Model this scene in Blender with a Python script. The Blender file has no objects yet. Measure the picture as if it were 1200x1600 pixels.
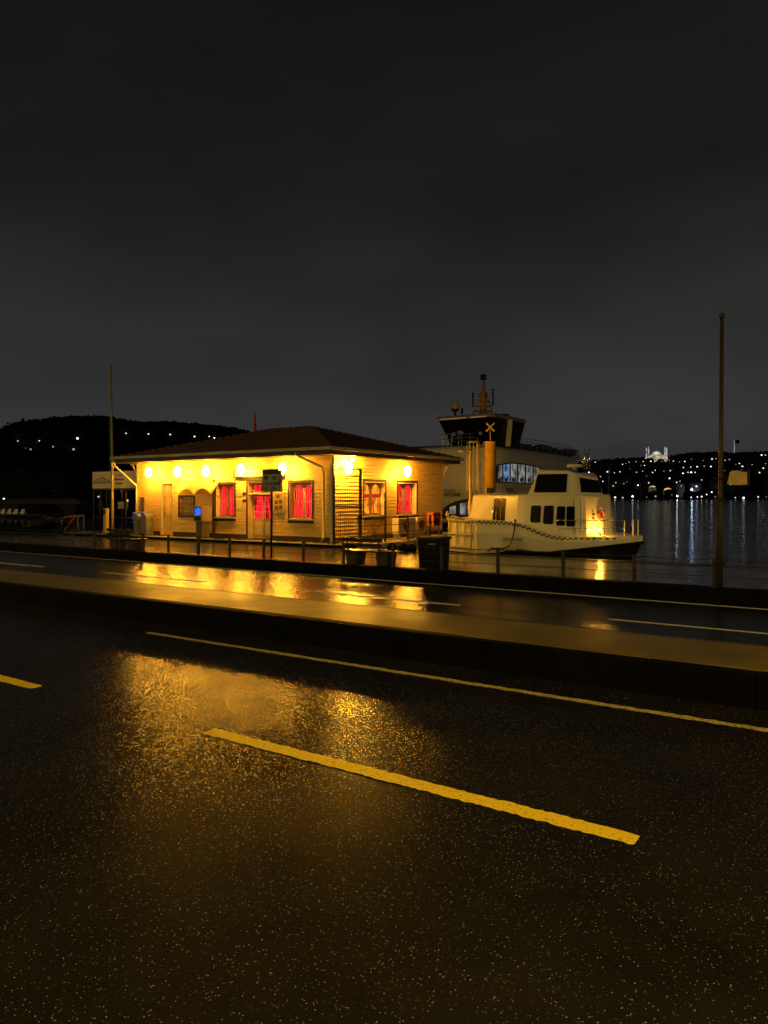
import bpy, math, random
from mathutils import Vector
random.seed(7)
PI = math.pi
S = bpy.context.scene
COL = S.collection

# ------------------------------------------------------------------ camera
# world axes: X runs along the road, Y runs from the road towards the water, Z up
TH = math.atan2(.56, .829)
CS, SN = math.cos(TH), math.sin(TH)
F, HZ, H = 1155.0, 777.0, 2.0
cd = bpy.data.cameras.new('camera'); cam = bpy.data.objects.new('camera', cd); COL.objects.link(cam)
cam.location = (0, 0, H); cam.rotation_euler = (PI/2, 0, TH)
cd.sensor_fit = 'VERTICAL'; cd.sensor_height = 24; cd.lens = F/1600*24
cd.shift_y = -(800-HZ)/1600
cd.clip_start = .05; cd.clip_end = 6000
S.camera = cam

# ------------------------------------------------------------------ world: night overcast faintly lit by the city
w = bpy.data.worlds.new('World'); S.world = w; w.use_nodes = True
nt = w.node_tree; nt.nodes.clear()
def N(t, **k):
    n = nt.nodes.new(t)
    for a, b in k.items(): setattr(n, a, b)
    return n
out = N('ShaderNodeOutputWorld'); bg = N('ShaderNodeBackground'); tc = N('ShaderNodeTexCoord')
sep = N('ShaderNodeSeparateXYZ'); ramp = N('ShaderNodeValToRGB'); noi = N('ShaderNodeTexNoise'); mp = N('ShaderNodeMapping')
mul = N('ShaderNodeMix', data_type='RGBA', blend_type='MULTIPLY'); rr = N('ShaderNodeValToRGB')
nt.links.new(tc.outputs['Generated'], sep.inputs[0]); nt.links.new(sep.outputs['Z'], ramp.inputs[0])
e = ramp.color_ramp.elements
e[0].position = 0; e[0].color = (.0335, .0335, .0365, 1)
e[1].position = .62; e[1].color = (.0062, .0060, .0056, 1)
for p, c in ((.08, (.041, .041, .042)), (.20, (.028, .028, .028)), (.38, (.0145, .0142, .0136))):
    k = e.new(p); k.color = c + (1,)
mp.inputs['Scale'].default_value = (1.2, 1.2, 3.2)
nt.links.new(tc.outputs['Generated'], mp.inputs[0]); nt.links.new(mp.outputs[0], noi.inputs['Vector'])
noi.inputs['Scale'].default_value = 1.7; noi.inputs['Detail'].default_value = 7
rr.color_ramp.elements[0].position = .3; rr.color_ramp.elements[0].color = (.66, .66, .66, 1)
rr.color_ramp.elements[1].position = .72; rr.color_ramp.elements[1].color = (1.2, 1.19, 1.17, 1)
nt.links.new(noi.outputs['Fac'], rr.inputs[0])
mul.inputs['Factor'].default_value = 1
nt.links.new(ramp.outputs[0], mul.inputs['A']); nt.links.new(rr.outputs[0], mul.inputs['B'])
nt.links.new(mul.outputs['Result'], bg.inputs[0]); bg.inputs[1].default_value = .93
nt.links.new(bg.outputs[0], out.inputs[0])

S.view_settings.view_transform = 'Standard'; S.view_settings.look = 'None'
S.view_settings.exposure = 0; S.view_settings.gamma = 1
S.cycles.max_bounces = 6; S.cycles.diffuse_bounces = 3; S.cycles.glossy_bounces = 4
S.cycles.transparent_max_bounces = 6
S.cycles.sample_clamp_indirect = 6; S.cycles.sample_clamp_direct = 0
S.cycles.use_denoising = True
S.cycles.caustics_reflective = True; S.cycles.caustics_refractive = False

LAMP_WALL = 275.0          # radiance of the wall lamps
STREET_W = 3500.0          # street lamp watts
SODIUM = (1.0, .455, .036)

# ------------------------------------------------------------------ pixel -> place helpers (used to read positions off the photo)
def PV(px, py, v):
    a = (px-600)/F; Y = v/(SN*a+CS)
    return Vector(((CS*a-SN)*Y, v, H-(py-HZ)/F*Y))
def PU(px, py, u):
    a = (px-600)/F; Y = u/(CS*a-SN)
    return Vector((u, (SN*a+CS)*Y, H-(py-HZ)/F*Y))
def PG(px, py, z):
    Y = (H-z)*F/(py-HZ); a = (px-600)/F
    return Vector(((CS*a-SN)*Y, (SN*a+CS)*Y, z))
def PD(px, py, Y):
    a = (px-600)/F
    return Vector(((CS*a-SN)*Y, (SN*a+CS)*Y, H-(py-HZ)/F*Y))

# ------------------------------------------------------------------ materials
MATS = {}
def mat(name, col, rough=.6, metal=0, var=.15, vscale=3.0, bump=0, bscale=20, spec=.5, emit=None, estr=0, coat=0, rvar=0, stretch=(1, 1, 1), trans=0):
    if name in MATS: return MATS[name]
    m = bpy.data.materials.new(name); m.use_nodes = True; t = m.node_tree; b = t.nodes['Principled BSDF']
    def n(ty): return t.nodes.new(ty)
    co = n('ShaderNodeTexCoord'); ma = n('ShaderNodeMapping'); ma.inputs['Scale'].default_value = stretch
    t.links.new(co.outputs['Object'], ma.inputs[0])
    no = n('ShaderNodeTexNoise'); no.inputs['Scale'].default_value = vscale; no.inputs['Detail'].default_value = 5
    t.links.new(ma.outputs[0], no.inputs['Vector'])
    cr = n('ShaderNodeValToRGB'); el = cr.color_ramp.elements
    el[0].position = .3; el[1].position = .7
    el[0].color = tuple(c*(1-var) for c in col)+(1,); el[1].color = tuple(min(1, c*(1+var)) for c in col)+(1,)
    t.links.new(no.outputs['Fac'], cr.inputs[0]); t.links.new(cr.outputs[0], b.inputs['Base Color'])
    b.inputs['Roughness'].default_value = rough; b.inputs['Metallic'].default_value = metal
    b.inputs['Specular IOR Level'].default_value = spec
    b.inputs['Coat Weight'].default_value = coat
    if trans: b.inputs['Transmission Weight'].default_value = trans
    if rvar:
        mr = n('ShaderNodeMapRange'); mr.inputs['To Min'].default_value = max(.02, rough-rvar); mr.inputs['To Max'].default_value = rough+rvar
        mr.inputs['From Min'].default_value = .3; mr.inputs['From Max'].default_value = .7
        t.links.new(no.outputs['Fac'], mr.inputs['Value']); t.links.new(mr.outputs[0], b.inputs['Roughness'])
    if bump:
        n2 = n('ShaderNodeTexNoise'); n2.inputs['Scale'].default_value = bscale; n2.inputs['Detail'].default_value = 4
        t.links.new(ma.outputs[0], n2.inputs['Vector'])
        bu = n('ShaderNodeBump'); bu.inputs['Strength'].default_value = bump; bu.inputs['Distance'].default_value = .01
        t.links.new(n2.outputs['Fac'], bu.inputs['Height']); t.links.new(bu.outputs[0], b.inputs['Normal'])
    if emit:
        b.inputs['Emission Color'].default_value = tuple(emit)+(1,); b.inputs['Emission Strength'].default_value = estr
    MATS[name] = m
    return m

def wet_ground(name, base, speck, r_lo, r_hi, bump, grain=60, puddle=.35, stretch=(1, 1, 1), speck_thr=.13, spec=.5, puds=.16, pw=.25, track=0, swell=1.2, svar=0):
    """wet asphalt / paving: dark base with pale aggregate grains, patches of standing water that lower the roughness"""
    m = bpy.data.materials.new(name); m.use_nodes = True; t = m.node_tree; b = t.nodes['Principled BSDF']
    def n(ty, **k):
        x = t.nodes.new(ty)
        for a, c in k.items(): setattr(x, a, c)
        return x
    L = t.links.new
    co = n('ShaderNodeTexCoord'); ma = n('ShaderNodeMapping'); ma.inputs['Scale'].default_value = stretch
    L(co.outputs['Object'], ma.inputs[0])
    pn = n('ShaderNodeTexNoise'); pn.inputs['Scale'].default_value = puds*5; pn.inputs['Detail'].default_value = 6; pn.inputs['Roughness'].default_value = .6
    L(ma.outputs[0], pn.inputs['Vector'])
    mr = n('ShaderNodeMapRange'); mr.inputs['From Min'].default_value = puddle; mr.inputs['From Max'].default_value = puddle+pw
    mr.inputs['To Min'].default_value = r_lo; mr.inputs['To Max'].default_value = r_hi
    L(pn.outputs['Fac'], mr.inputs['Value'])
    if track:      # wheel tracks: long bands along the road where traffic has polished or dried the surface
        mt = n('ShaderNodeMapping'); mt.inputs['Scale'].default_value = (.07, 1.1, 1); L(co.outputs['Object'], mt.inputs[0])
        tn = n('ShaderNodeTexNoise'); tn.inputs['Scale'].default_value = 1.2; tn.inputs['Detail'].default_value = 5; L(mt.outputs[0], tn.inputs['Vector'])
        tr = n('ShaderNodeMapRange'); tr.inputs['From Min'].default_value = .35; tr.inputs['From Max'].default_value = .65; tr.inputs['To Min'].default_value = -track; tr.inputs['To Max'].default_value = track
        L(tn.outputs['Fac'], tr.inputs['Value']); ta = n('ShaderNodeMath', operation='ADD', use_clamp=True); L(mr.outputs[0], ta.inputs[0]); L(tr.outputs[0], ta.inputs[1]); L(ta.outputs[0], b.inputs['Roughness'])
    else: L(mr.outputs[0], b.inputs['Roughness'])
    vo = n('ShaderNodeTexVoronoi'); vo.inputs['Scale'].default_value = grain; L(co.outputs['Object'], vo.inputs['Vector'])
    lt = n('ShaderNodeMath', operation='LESS_THAN'); lt.inputs[1].default_value = .30; L(vo.outputs['Distance'], lt.inputs[0])
    sx = n('ShaderNodeSeparateColor'); L(vo.outputs['Color'], sx.inputs[0])
    l2 = n('ShaderNodeMath', operation='LESS_THAN'); l2.inputs[1].default_value = speck_thr; L(sx.outputs[0], l2.inputs[0])
    mm = n('ShaderNodeMath', operation='MULTIPLY'); L(lt.outputs[0], mm.inputs[0]); L(l2.outputs[0], mm.inputs[1])
    g = n('ShaderNodeMath', operation='POWER'); g.inputs[1].default_value = 2.5; L(sx.outputs[1], g.inputs[0])
    m3 = n('ShaderNodeMath', operation='MULTIPLY'); L(mm.outputs[0], m3.inputs[0]); L(g.outputs[0], m3.inputs[1])
    bn = n('ShaderNodeTexNoise'); bn.inputs['Scale'].default_value = 1.3; bn.inputs['Detail'].default_value = 8; L(co.outputs['Object'], bn.inputs['Vector'])
    cr = n('ShaderNodeValToRGB'); el = cr.color_ramp.elements; el[0].position = .3; el[1].position = .7
    el[0].color = tuple(c*.7 for c in base)+(1,); el[1].color = tuple(c*1.35 for c in base)+(1,)
    L(bn.outputs['Fac'], cr.inputs[0])
    mx = n('ShaderNodeMix', data_type='RGBA'); L(m3.outputs[0], mx.inputs['Factor']); L(cr.outputs[0], mx.inputs['A']); mx.inputs['B'].default_value = speck+(1,)
    L(mx.outputs['Result'], b.inputs['Base Color'])
    b.inputs['Specular IOR Level'].default_value = spec
    if svar:       # drier and wetter areas
        sn = n('ShaderNodeTexNoise'); sn.inputs['Scale'].default_value = .9; sn.inputs['Detail'].default_value = 9; sn.inputs['Roughness'].default_value = .7; L(ma.outputs[0], sn.inputs['Vector'])
        sr = n('ShaderNodeMapRange'); sr.inputs['From Min'].default_value = .34; sr.inputs['From Max'].default_value = .62; sr.inputs['To Min'].default_value = spec*(1-svar); sr.inputs['To Max'].default_value = spec*(1+svar)
        L(sn.outputs['Fac'], sr.inputs['Value']); L(sr.outputs[0], b.inputs['Specular IOR Level'])
    f1 = n('ShaderNodeTexNoise'); f1.inputs['Scale'].default_value = grain*.6; f1.inputs['Detail'].default_value = 3; L(co.outputs['Object'], f1.inputs['Vector'])
    f2 = n('ShaderNodeTexNoise'); f2.inputs['Scale'].default_value = 2.2; f2.inputs['Detail'].default_value = 4; L(ma.outputs[0], f2.inputs['Vector'])
    ad = n('ShaderNodeMath', operation='MULTIPLY_ADD'); ad.inputs[1].default_value = swell; L(f2.outputs['Fac'], ad.inputs[0]); L(f1.outputs['Fac'], ad.inputs[2])
    bu = n('ShaderNodeBump'); bu.inputs['Strength'].default_value = bump; bu.inputs['Distance'].default_value = .012
    L(ad.outputs[0], bu.inputs['Height']); L(bu.outputs[0], b.inputs['Normal'])
    MATS[name] = m
    return m

def glow(name, col, strength, spots=0, folds=(1, 1, 1), low=.35):
    m = bpy.data.materials.new(name); m.use_nodes = True; t = m.node_tree; t.nodes.clear()
    o = t.nodes.new('ShaderNodeOutputMaterial'); e = t.nodes.new('ShaderNodeEmission')
    e.inputs[0].default_value = tuple(col)+(1,); e.inputs[1].default_value = strength
    if spots:      # uneven light behind the glass: what is in the room shows as darker and lighter shapes
        co = t.nodes.new('ShaderNodeTexCoord'); v = t.nodes.new('ShaderNodeTexNoise'); v.inputs['Scale'].default_value = spots; v.inputs['Detail'].default_value = 3
        r = t.nodes.new('ShaderNodeMapRange'); r.inputs['From Min'].default_value = .35; r.inputs['From Max'].default_value = .65
        r.inputs['To Min'].default_value = strength*low; r.inputs['To Max'].default_value = strength*1.5
        mpp = t.nodes.new('ShaderNodeMapping'); mpp.inputs['Scale'].default_value = folds; t.links.new(co.outputs['Object'], mpp.inputs[0])
        t.links.new(mpp.outputs[0], v.inputs['Vector']); t.links.new(v.outputs['Fac'], r.inputs['Value']); t.links.new(r.outputs[0], e.inputs[1])
    t.links.new(e.outputs[0], o.inputs[0]); MATS[name] = m
    return m

asphalt_near = wet_ground('wet_asphalt_near', (.0120, .0104, .0086), (.50, .52, .60), .205, .238, .22, grain=100, puddle=.28, pw=.45, speck_thr=.27, spec=.065, swell=.6, svar=.75)
asphalt_far = wet_ground('wet_asphalt_far', (.016, .015, .014), (.20, .2, .19), .17, .25, .75, grain=30, puddle=.36, pw=.3, stretch=(.5, 1, 1), spec=.22, track=.03, swell=1.6)
paving = wet_ground('wet_paving', (.035, .031, .026), (.1, .1, .09), .14, .25, .55, spec=.8, grain=22, puddle=.45, stretch=(.35, 1.3, 1))
island = wet_ground('wet_island_concrete', (.16, .115, .02), (.28, .26, .22), .34, .50, .30, grain=50, puddle=.4)
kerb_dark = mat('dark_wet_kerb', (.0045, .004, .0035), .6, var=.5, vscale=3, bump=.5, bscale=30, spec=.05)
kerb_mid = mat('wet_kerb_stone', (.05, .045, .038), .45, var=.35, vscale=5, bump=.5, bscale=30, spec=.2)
pavement = wet_ground('wet_near_pavement', (.06, .055, .05), (.2, .2, .2), .2, .4, .4, grain=40)
wet_deck = wet_ground('wet_deck', (.30, .26, .20), (.5, .45, .4), .18, .35, .3, grain=18)

def paint(name, col, wear):
    m = bpy.data.materials.new(name); m.use_nodes = True; t = m.node_tree; b = t.nodes['Principled BSDF']; L = t.links.new
    co = t.nodes.new('ShaderNodeTexCoord')
    n1 = t.nodes.new('ShaderNodeTexNoise'); n1.inputs['Scale'].default_value = 45; n1.inputs['Detail'].default_value = 6; n1.inputs['Roughness'].default_value = .75
    L(co.outputs['Object'], n1.inputs['Vector'])
    r = t.nodes.new('ShaderNodeValToRGB'); r.color_ramp.elements[0].position = wear; r.color_ramp.elements[1].position = wear+.10
    r.color_ramp.elements[0].color = tuple(c*.07 for c in col)+(1,); r.color_ramp.elements[1].color = col+(1,)
    L(n1.outputs['Fac'], r.inputs[0]); L(r.outputs[0], b.inputs['Base Color'])
    b.inputs['Roughness'].default_value = .5; b.inputs['Specular IOR Level'].default_value = .25
    bu = t.nodes.new('ShaderNodeBump'); bu.inputs['Strength'].default_value = .4; bu.inputs['Distance'].default_value = .01
    L(n1.outputs['Fac'], bu.inputs['Height']); L(bu.outputs[0], b.inputs['Normal'])
    MATS[name] = m; return m
paint_yellow = paint('yellow_road_paint', (.98, .68, .03), .35)
paint_edge = paint('edge_line_paint', (.70, .56, .22), .42)
paint_white = paint('white_road_paint', (.80, .78, .70), .36)

clapboard = mat('cream_clapboard', (.74, .48, .15), .55, var=.20, vscale=2.5, bump=.3, bscale=14, stretch=(.4, .4, 6))
trim_dark = mat('dark_brown_trim', (.035, .018, .012), .5, var=.3)
trim_cream = mat('cream_trim', (.58, .48, .32), .5, var=.12)
sash_cream = mat('cream_sash', (.42, .28, .12), .5, var=.15)
soffit_m = mat('brown_soffit', (.06, .035, .02), .6, var=.25, stretch=(1, 1, 1))
gutter_m = mat('grey_gutter', (.40, .33, .26), .4, var=.2, metal=.0, vscale=1.2)
red_glow = glow('red_lit_curtain', (1, .012, .02), 1.9, spots=3, folds=(4, 4, .5), low=.10)
orange_glow = glow('orange_lit_pane', (1, .28, .02), 1.5, spots=3, folds=(2, 2, .7), low=.2)
white_glow = glow('white_lit_pane', (.95, .9, .6), 1.0, spots=3)
lamp_glow = glow('wall_lamp_glow', SODIUM, LAMP_WALL)
steel = mat('galvanised_steel', (.30, .29, .27), .35, metal=.7, var=.2)
black_metal = mat('black_metal', (.012, .011, .010), .45, var=.3, metal=.2)
dark_pole = mat('weathered_pole', (.035, .029, .02), .55, var=.35, vscale=4, stretch=(1, 1, .3))
pale_pole = mat('pale_pole', (.38, .32, .22), .5, var=.15)
wood_dark = mat('wet_dark_wood', (.02, .014, .010), .25, var=.5, vscale=4, stretch=(1, 8, 8), bump=.3)
stone_dark = mat('dark_bench_stone', (.03, .028, .025), .5, var=.35, bump=.4)
boat_white = mat('boat_white_gelcoat', (.78, .72, .58), .28, var=.07, vscale=1.5, coat=.2)
boat_black = mat('boat_black_hull', (.010, .010, .011), .35, var=.4, spec=.3)
dark_glass = mat('dark_tinted_glass', (.005, .005, .006), .22, var=.1, spec=.06)
chrome = mat('rail_stainless', (.7, .68, .62), .22, metal=.9, var=.1)
ferry_white = mat('ferry_white_paint', (.74, .72, .66), .4, var=.12, vscale=.6)
ferry_dark = mat('ferry_dark', (.02, .02, .022), .3, var=.3)
rubber = mat('black_rubber', (.008, .007, .006), .8, var=.3, spec=.1)
column_yellow = mat('yellow_marker_paint', (.72, .42, .02), .45, var=.2, vscale=3)

def roof_material():
    m = mat('roof_tiles', (.085, .036, .020), .55, var=.35, vscale=3)
    return m
roof_m = roof_material()

# ------------------------------------------------------------------ mesh builder
class MB:
    def __init__(s): s.v = []; s.f = []; s.sm = []; s.mi = []; s.cur = 0
    def add(s, vs, fs, smooth=False):
        o = len(s.v); s.v += [tuple(p) for p in vs]
        for f in fs: s.f.append([o+i for i in f]); s.sm.append(smooth); s.mi.append(s.cur)
    def box(s, a, b):
        x0, y0, z0 = (min(a[i], b[i]) for i in range(3)); x1, y1, z1 = (max(a[i], b[i]) for i in range(3))
        s.add([(x0, y0, z0), (x1, y0, z0), (x1, y1, z0), (x0, y1, z0), (x0, y0, z1), (x1, y0, z1), (x1, y1, z1), (x0, y1, z1)],
              [(0, 3, 2, 1), (4, 5, 6, 7), (0, 1, 5, 4), (1, 2, 6, 5), (2, 3, 7, 6), (3, 0, 4, 7)])
    def sheet(s, x0, x1, y0, y1, z): s.add([(x0, y0, z), (x1, y0, z), (x1, y1, z), (x0, y1, z)], [(0, 1, 2, 3)])
    def loft(s, rings, smooth=False, cap=True, closed=True):
        n = len(rings[0]); o = len(s.v)
        for r in rings: s.v += [tuple(p) for p in r]
        for k in range(len(rings)-1):
            for i in range(n if closed else n-1):
                j = (i+1) % n
                s.f.append([o+k*n+i, o+k*n+j, o+(k+1)*n+j, o+(k+1)*n+i]); s.sm.append(smooth); s.mi.append(s.cur)
        if cap:
            s.f.append([o+i for i in range(n)][::-1]); s.sm.append(False); s.mi.append(s.cur)
            s.f.append([o+(len(rings)-1)*n+i for i in range(n)]); s.sm.append(False); s.mi.append(s.cur)
    def tube(s, pts, r, n=8, cap=True):
        pts = [Vector(p) for p in pts]; rs = r if isinstance(r, (list, tuple)) else [r]*len(pts); rings = []
        for i, p in enumerate(pts):
            d = (pts[min(i+1, len(pts)-1)]-pts[max(i-1, 0)])
            if d.length < 1e-9: d = Vector((0, 0, 1))
            d.normalize(); a = Vector((0, 0, 1)) if abs(d.z) < .9 else Vector((1, 0, 0))
            x = d.cross(a).normalized(); y = d.cross(x)
            rings.append([p+(x*math.cos(2*PI*k/n)+y*math.sin(2*PI*k/n))*rs[i] for k in range(n)])
        s.loft(rings, smooth=n > 5, cap=cap)
    def bar(s, a, b, w, h=None):
        """rectangular bar from a to b"""
        h = h or w; a = Vector(a); b = Vector(b); d = (b-a).normalized(); up = Vector((0, 0, 1)) if abs(d.z) < .95 else Vector((1, 0, 0))
        x = d.cross(up).normalized(); y = x.cross(d)
        s.loft([[p+x*(w/2*i)+y*(h/2*j) for i, j in ((-1, -1), (1, -1), (1, 1), (-1, 1))] for p in (a, b)])
    def lathe(s, c, prof, n=16, axis='z'):
        rings = []
        for r, h in prof:
            ring = []
            for k in range(n):
                a = 2*PI*k/n; x, y = r*math.cos(a), r*math.sin(a)
                ring.append((c[0]+x, c[1]+y, c[2]+h) if axis == 'z' else ((c[0]+x, c[1]+h, c[2]+y) if axis == 'y' else (c[0]+h, c[1]+x, c[2]+y)))
            rings.append(ring)
        s.loft(rings, smooth=True)
    def ball(s, c, r, n=12, m=8, sc=(1, 1, 1)):
        rings = []
        for i in range(m+1):
            t = PI*i/m; rr_ = max(1e-4, math.sin(t))*r
            rings.append([(c[0]+rr_*math.cos(2*PI*k/n)*sc[0], c[1]+rr_*math.sin(2*PI*k/n)*sc[1], c[2]-math.cos(t)*r*sc[2]) for k in range(n)])
        s.loft(rings, smooth=True)
    def plate(s, pts, nrm, th):
        """polygon extruded by th along nrm"""
        nrm = Vector(nrm).normalized(); a = [Vector(p) for p in pts]; b = [p+nrm*th for p in a]
        s.loft([a, b])
    def build(s, name, m, parent=None, bevel=0, kind=None, loc=None):
        me = bpy.data.meshes.new(name); me.from_pydata(s.v, [], s.f)
        ms = m if isinstance(m, (list, tuple)) else [m]
        for x in ms: me.materials.append(x)
        me.polygons.foreach_set('use_smooth', s.sm); me.polygons.foreach_set('material_index', s.mi)
        me.validate(); me.update()
        import bmesh
        bm = bmesh.new(); bm.from_mesh(me); bmesh.ops.recalc_face_normals(bm, faces=bm.faces); bm.to_mesh(me); bm.free()
        o = bpy.data.objects.new(name, me); COL.objects.link(o)
        if parent is not None:
            o.parent = parent
            if loc is None and s.v:   # builders work in world coordinates: keep them there under an unrotated parent
                px = parent; off = Vector((0, 0, 0))
                while px is not None: off += px.location; px = px.parent
                o.location = -off
        if loc is not None: o.location = loc
        if kind: o['kind'] = kind
        if bevel:
            b = o.modifiers.new('bevel', 'BEVEL'); b.width = bevel; b.segments = 2; b.limit_method = 'ANGLE'
        return o

def thing(name, label, cat, loc=(0, 0, 0), group=None, rz=0):
    o = bpy.data.objects.new(name, None); COL.objects.link(o); o.location = loc; o.rotation_euler = (0, 0, rz); o.empty_display_size = .2
    o['label'] = label; o['category'] = cat
    if group: o['group'] = group
    return o
def tag(o, label, cat, group=None):
    o['label'] = label; o['category'] = cat
    if group: o['group'] = group
    return o
def text(name, s, size, origin, xdir, m, parent, updir=(0, 0, 1), bold=.0, align='LEFT', sx=1, ext=.004):
    c = bpy.data.curves.new(name, 'FONT'); c.body = s; c.size = size; c.extrude = ext; c.offset = bold; c.align_x = align
    c.resolution_u = 3
    t = bpy.data.objects.new(name+'_c', c); COL.objects.link(t)
    dg = bpy.context.evaluated_depsgraph_get(); me = bpy.data.meshes.new_from_object(t.evaluated_get(dg))
    bpy.data.objects.remove(t); me.materials.clear(); me.materials.append(m)
    x = Vector(xdir).normalized(); y = Vector(updir).normalized(); z = x.cross(y)
    for v in me.vertices:
        p = v.co; v.co = Vector(origin)+x*p.x*sx+y*p.y+z*p.z
    o = bpy.data.objects.new(name, me); COL.objects.link(o); o.parent = parent
    off = Vector((0, 0, 0)); q = parent
    while q is not None: off += q.location; q = q.parent
    o.location = -off
    return o
def struct(o): o['kind'] = 'structure'; return o

# ================================================================== THE SETTING
V_LINE, V_IS0, V_IS1, V_FLINE, V_KERB, V_QUAY = 7.09, 7.72, 9.2, 14.72, 15.13, 21.75
Z_IS, Z_PL, Z_KERB, Z_DECK, Z_W = .355, .15, .27, .27, -.8
UA, UB = -230, 90
def wavy_box(mb, u0, u1, v0, v1, z0, z1, step=.9, amp=.006, skip=()):
    """a run of kerb stones: each stone slightly off the line of the next, with a thin open joint"""
    u = u0
    while u < u1:
        e_ = min(u+step, u1); a = random.uniform(-amp, amp); b = random.uniform(-amp, amp)
        mb.box((u+.0015, v0+a, z0), (e_-.0015, v1, z1+b)); u = e_

mb = MB(); mb.sheet(UA, UB, -1.6, V_IS0+.3, 0); struct(mb.build('near_road', asphalt_near))
mb = MB(); mb.sheet(UA, UB, V_IS1-.3, V_KERB+.05, 0); struct(mb.build('far_road', asphalt_far))
mb = MB(); mb.box((UA, -60, -.5), (UB, -1.75, .14)); struct(mb.build('near_pavement', pavement))
mb = MB(); wavy_box(mb, -60, 40, -1.75, -1.6, -.2, .142); struct(mb.build('near_kerb', kerb_mid))
# traffic island: concrete top, dark stone faces
mb = MB(); mb.box((UA, V_IS0+.13, -.2), (UB, V_IS1-.10, Z_IS-.002)); struct(mb.build('traffic_island', island))
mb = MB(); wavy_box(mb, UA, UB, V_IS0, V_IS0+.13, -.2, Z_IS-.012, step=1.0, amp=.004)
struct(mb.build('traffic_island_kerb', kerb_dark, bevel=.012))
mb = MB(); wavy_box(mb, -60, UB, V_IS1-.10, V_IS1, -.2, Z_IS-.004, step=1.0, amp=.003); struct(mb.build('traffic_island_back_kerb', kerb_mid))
# markings
def strip(mb, u0, u1, v, wd, z=.004, n=None, rag=.004):
    n = n or max(2, int((u1-u0)/.05)); r = random.Random(int(v*100)+int(u0*10))
    a = []; b = []
    for i in range(n+1):
        u = u0+(u1-u0)*i/n; k = 1
        if i == 0 or i == n: k = .72
        a.append((u+r.uniform(-.01, .01), v-wd/2*k+r.uniform(-rag, rag), z)); b.append((u+r.uniform(-.01, .01), v+wd/2*k+r.uniform(-rag, rag), z))
    o = len(mb.v); mb.v += a+b
    for i in range(n): mb.f.append([o+i, o+i+1, o+n+2+i, o+n+1+i]); mb.sm.append(False); mb.mi.append(0)
d0, d1 = PG(325, 1143, 0), PG(996, 1313, 0)
vd = (d0.y+d1.y)/2; dl = d1.x-d0.x
l0 = PG(66, 1073, 0).x
for k, (a, b) in enumerate([(d0.x, d1.x), (l0-dl, l0), (d1.x+(d0.x-l0), d1.x+(d0.x-l0)+dl)] + [(l0-dl-i*(dl+d0.x-l0), l0-i*(dl+d0.x-l0)) for i in range(1, 6)]):
    mb = MB(); strip(mb, a, b, vd, .152, n=110, rag=.011); struct(mb.build('lane_dash', paint_yellow))
mb = MB(); strip(mb, PG(228, 989, 0).x, 10, V_LINE, .105, rag=.012); struct(mb.build('road_edge_line', paint_edge))
mb = MB(); strip(mb, -80, 40, V_FLINE, .13, n=600, rag=.004); struct(mb.build('far_road_edge_line', paint_white))
f0 = PG(950, 968, 0); vf = PG(1200, 990, 0).y*.5+f0.y*.5
f1 = PG(720, 946, 0).x; gap = f0.x-f1
for i in range(-1, 9):
    a = f0.x-i*(gap+4.0)
    mb = MB(); strip(mb, a, a+4.0, vf, .12, n=60); struct(mb.build('far_lane_dash', paint_white))
# quay kerb, quay paving, its wall down to the water
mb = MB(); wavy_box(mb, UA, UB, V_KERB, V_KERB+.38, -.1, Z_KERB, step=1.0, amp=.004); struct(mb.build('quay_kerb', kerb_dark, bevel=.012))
mb = MB(); mb.sheet(UA, UB, V_KERB+.38, V_QUAY-.25, Z_PL); struct(mb.build('quay_paving', paving))
mb = MB(); mb.box((-46, V_QUAY-.249, -3), (UB, V_QUAY, Z_PL+.012)); struct(mb.build('quay_edge', kerb_mid, bevel=.01))
# paved fore-court lips: water
def water_mat():
    m = bpy.data.materials.new('sea_water'); m.use_nodes = True; t = m.node_tree; b = t.nodes['Principled BSDF']; L = t.links.new
    b.inputs['Base Color'].default_value = (.006, .010, .014, 1); b.inputs['Roughness'].default_value = .09; b.inputs['IOR'].default_value = 1.333
    b.inputs['Specular IOR Level'].default_value = .5
    co = t.nodes.new('ShaderNodeTexCoord'); ma = t.nodes.new('ShaderNodeMapping'); ma.inputs['Rotation'].default_value = (0, 0, -TH); ma.inputs['Scale'].default_value = (.35, 1, 1)
    L(co.outputs['Object'], ma.inputs[0])
    a = t.nodes.new('ShaderNodeTexNoise'); a.inputs['Scale'].default_value = .9; a.inputs['Detail'].default_value = 7; a.inputs['Roughness'].default_value = .62
    c = t.nodes.new('ShaderNodeTexNoise'); c.inputs['Scale'].default_value = .16; c.inputs['Detail'].default_value = 2
    L(ma.outputs[0], a.inputs['Vector']); L(ma.outputs[0], c.inputs['Vector'])
    ad = t.nodes.new('ShaderNodeMath'); ad.operation = 'MULTIPLY_ADD'; ad.inputs[1].default_value = 2.0; L(c.outputs['Fac'], ad.inputs[0]); L(a.outputs['Fac'], ad.inputs[2])
    bu = t.nodes.new('ShaderNodeBump'); bu.inputs['Strength'].default_value = .55; bu.inputs['Distance'].default_value = .12
    L(ad.outputs[0], bu.inputs['Height']); L(bu.outputs[0], b.inputs['Normal'])
    return m
sea = water_mat()
mb = MB(); mb.sheet(-3500, 3500, V_QUAY-.2, 4500, Z_W); struct(mb.build('sea_water', sea))
ground_far = mat('dark_shore_soil', (.012, .012, .010), .9, var=.4, spec=.1)
mb = MB(); mb.box((-2500, V_QUAY-.15, -2), (-95, 150, .12)); struct(mb.build('shore_ground', ground_far))

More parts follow.
